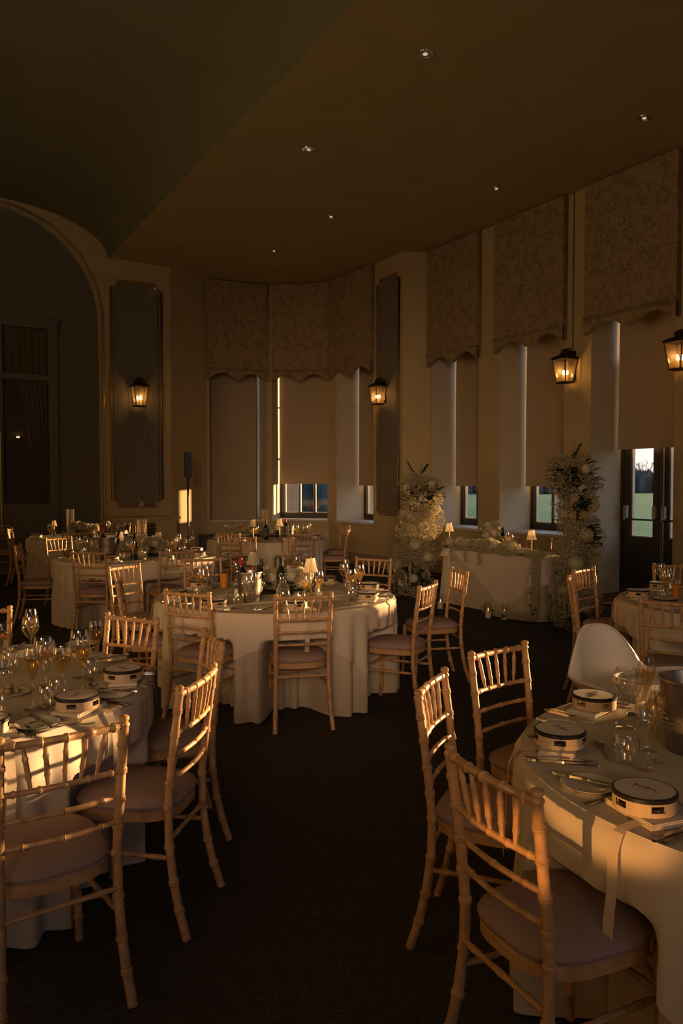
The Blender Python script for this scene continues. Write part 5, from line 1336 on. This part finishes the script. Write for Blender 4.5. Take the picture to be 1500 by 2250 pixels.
# ================================================================== outside
mb = MB(); vs = []; fs = []; n = 30
for i in range(n + 1):
    for j in range(n + 1):
        X = -250 + 600 * i / n; Y = -200 + 700 * j / n; vs.append((X, Y, -.35))
for i in range(n):
    for j in range(n): q = i * (n + 1) + j; fs.append((q, q + n + 1, q + n + 2, q + 1))
mb.add(vs, fs); lw = obj('lawn', mb, 'lawn_grass', None, False); lw['kind'] = 'structure'
# paved terrace outside the bay
e2, o2, L2 = frame_of(P5, P4); tcx = (P5 + P4) / 2 + o2 * 7.0
tr_ = obj('terrace', MB().box(-9, 2.4, -6.2, 14, -.35, -.32, Matrix.Translation(tcx) @ Matrix.Rotation(math.atan2(e2.y, e2.x), 4, 'Z')), 'terrace', None, False); tr_['kind'] = 'structure'
ow = obj('wall_outer_wing', MB().box(-.5, 0, 0, 3, -.35, 6.5, Matrix.Translation(at_y(650, 20.6))), 'stone', None, False); ow['kind'] = 'structure'
tag(obj('downpipe', MB().tube([(at_y(655, 20.6).x, 20.45, -.3), (at_y(655, 20.6).x, 20.45, 6.4)], .05, 8), 'grey_metal'), 'grey downpipe on the outside wall seen through the bay window', 'pipe')
def thicket(name, label, pts, h, dep, m, seed):
    rg = random.Random(seed); mb = MB()
    for (p, q) in zip(pts, pts[1:]):
        L = (q - p).length; k = int(L / (h * .055))
        for i in range(k):
            c = p.lerp(q, (i + rg.random()) / k); hh = h * rg.uniform(.82, 1.0); w = h * rg.uniform(.12, .22); yy = rg.uniform(-dep, dep)
            T = Matrix.Translation((c.x, c.y + yy, hh * .5 - .4)) @ Matrix.Rotation(rg.uniform(0, 3), 4, 'Z') @ Matrix.Diagonal((w, w, hh * .55, 1))
            mb.lathe([(.01, -1), (.8, -.8), (1, -.2), (.85, .35), (.5, .75), (.01, 1)], 7, T)
            for _ in range(6):
                a = rg.uniform(0, 2 * PI); b0 = Vector((c.x + w * .5 * math.cos(a), c.y + yy, hh * .7)); mb.tube([b0, b0 + Vector((rg.uniform(-.12, .12) * h, 0, rg.uniform(.15, .38) * h))], [h * .006, h * .002], 3, False)
    return tag(obj(name, mb, m, None, False), label, 'trees', kind='stuff')
thicket('woodland_edge', 'distant dark woodland beyond the green lawn', [at_y(950, 165), at_y(1180, 150), at_y(1330, 172), at_y(1500, 176), at_y(1640, 180)], 5.2, 4, 'thicket', 51)
thicket('shrubbery', 'dark bushes beyond the terrace seen through the bay window', [at_y(330, 42), at_y(600, 44), at_y(800, 46), at_y(930, 60)], 5.5, 2, 'thicket_near', 52)
def bare_tree(seed, h=9.0):
    rg = random.Random(seed); mb = MB()
    def br(p, d, L, r_, k):
        q_ = p + d * L; mb.tube([p, (p + q_) / 2 + Vector((rg.uniform(-.04, .04), 0, 0)) * L, q_], [r_, r_ * .8, r_ * .6], 4, False)
        if k == 0: return
        for _ in range(3 if k > 1 else 4):
            nd = (d + Vector((rg.uniform(-.75, .75), rg.uniform(-.75, .75), rg.uniform(-.1, .5)))).normalized(); br(q_, nd, L * rg.uniform(.6, .8), r_ * .58, k - 1)
    br(Vector((0, 0, -.4)), Vector((.05, 0, 1)), h * .28, h * .022, 4); return mb
for i, (px, Y, h, lb) in enumerate(((1418, 160, 8.6, 'bare tree standing above the woodland in the door glass'), (1462, 168, 7.5, 'thin bare tree at the right of the door glass'), (1404, 172, 6.4, 'small bare tree left of the tall one in the door glass'))):
    p = at_y(px, Y); t = obj('bare_tree', bare_tree(60 + i, h), 'bark', None, False, (p.x, p.y, 0)); tag(t, lb, 'tree', 'bare trees beyond the lawn')
# daylight portals on the open window slots: they only guide the sky light in
def portal(P, Q, s0, s1, z0, z1):
    T = wmat(P, Q); e, o, L = frame_of(P, Q); l = bpy.data.lights.new('sky_portal', 'AREA'); l.shape = 'RECTANGLE'; l.size = s1 - s0; l.size_y = z1 - z0; l.cycles.is_portal = True
    ob = bpy.data.objects.new('sky_portal', l); C.objects.link(ob); ob.location = T @ Vector(((s0 + s1) / 2, T_W + .02, (z0 + z1) / 2))
    ob.rotation_euler = (o).to_track_quat('Z', 'Y').to_euler()
portal(P5, P4, *b2, ZS, 1.75); portal(P4, P3, *b3, ZS, 1.75); portal(P1, R_END, *w1, ZS, 1.75); portal(P1, R_END, *w2, ZS, 1.75); portal(P1, R_END, *wd, .85, 2.3)
for a, b in near: portal(P1, R_END, a, b, ZS, 1.75)
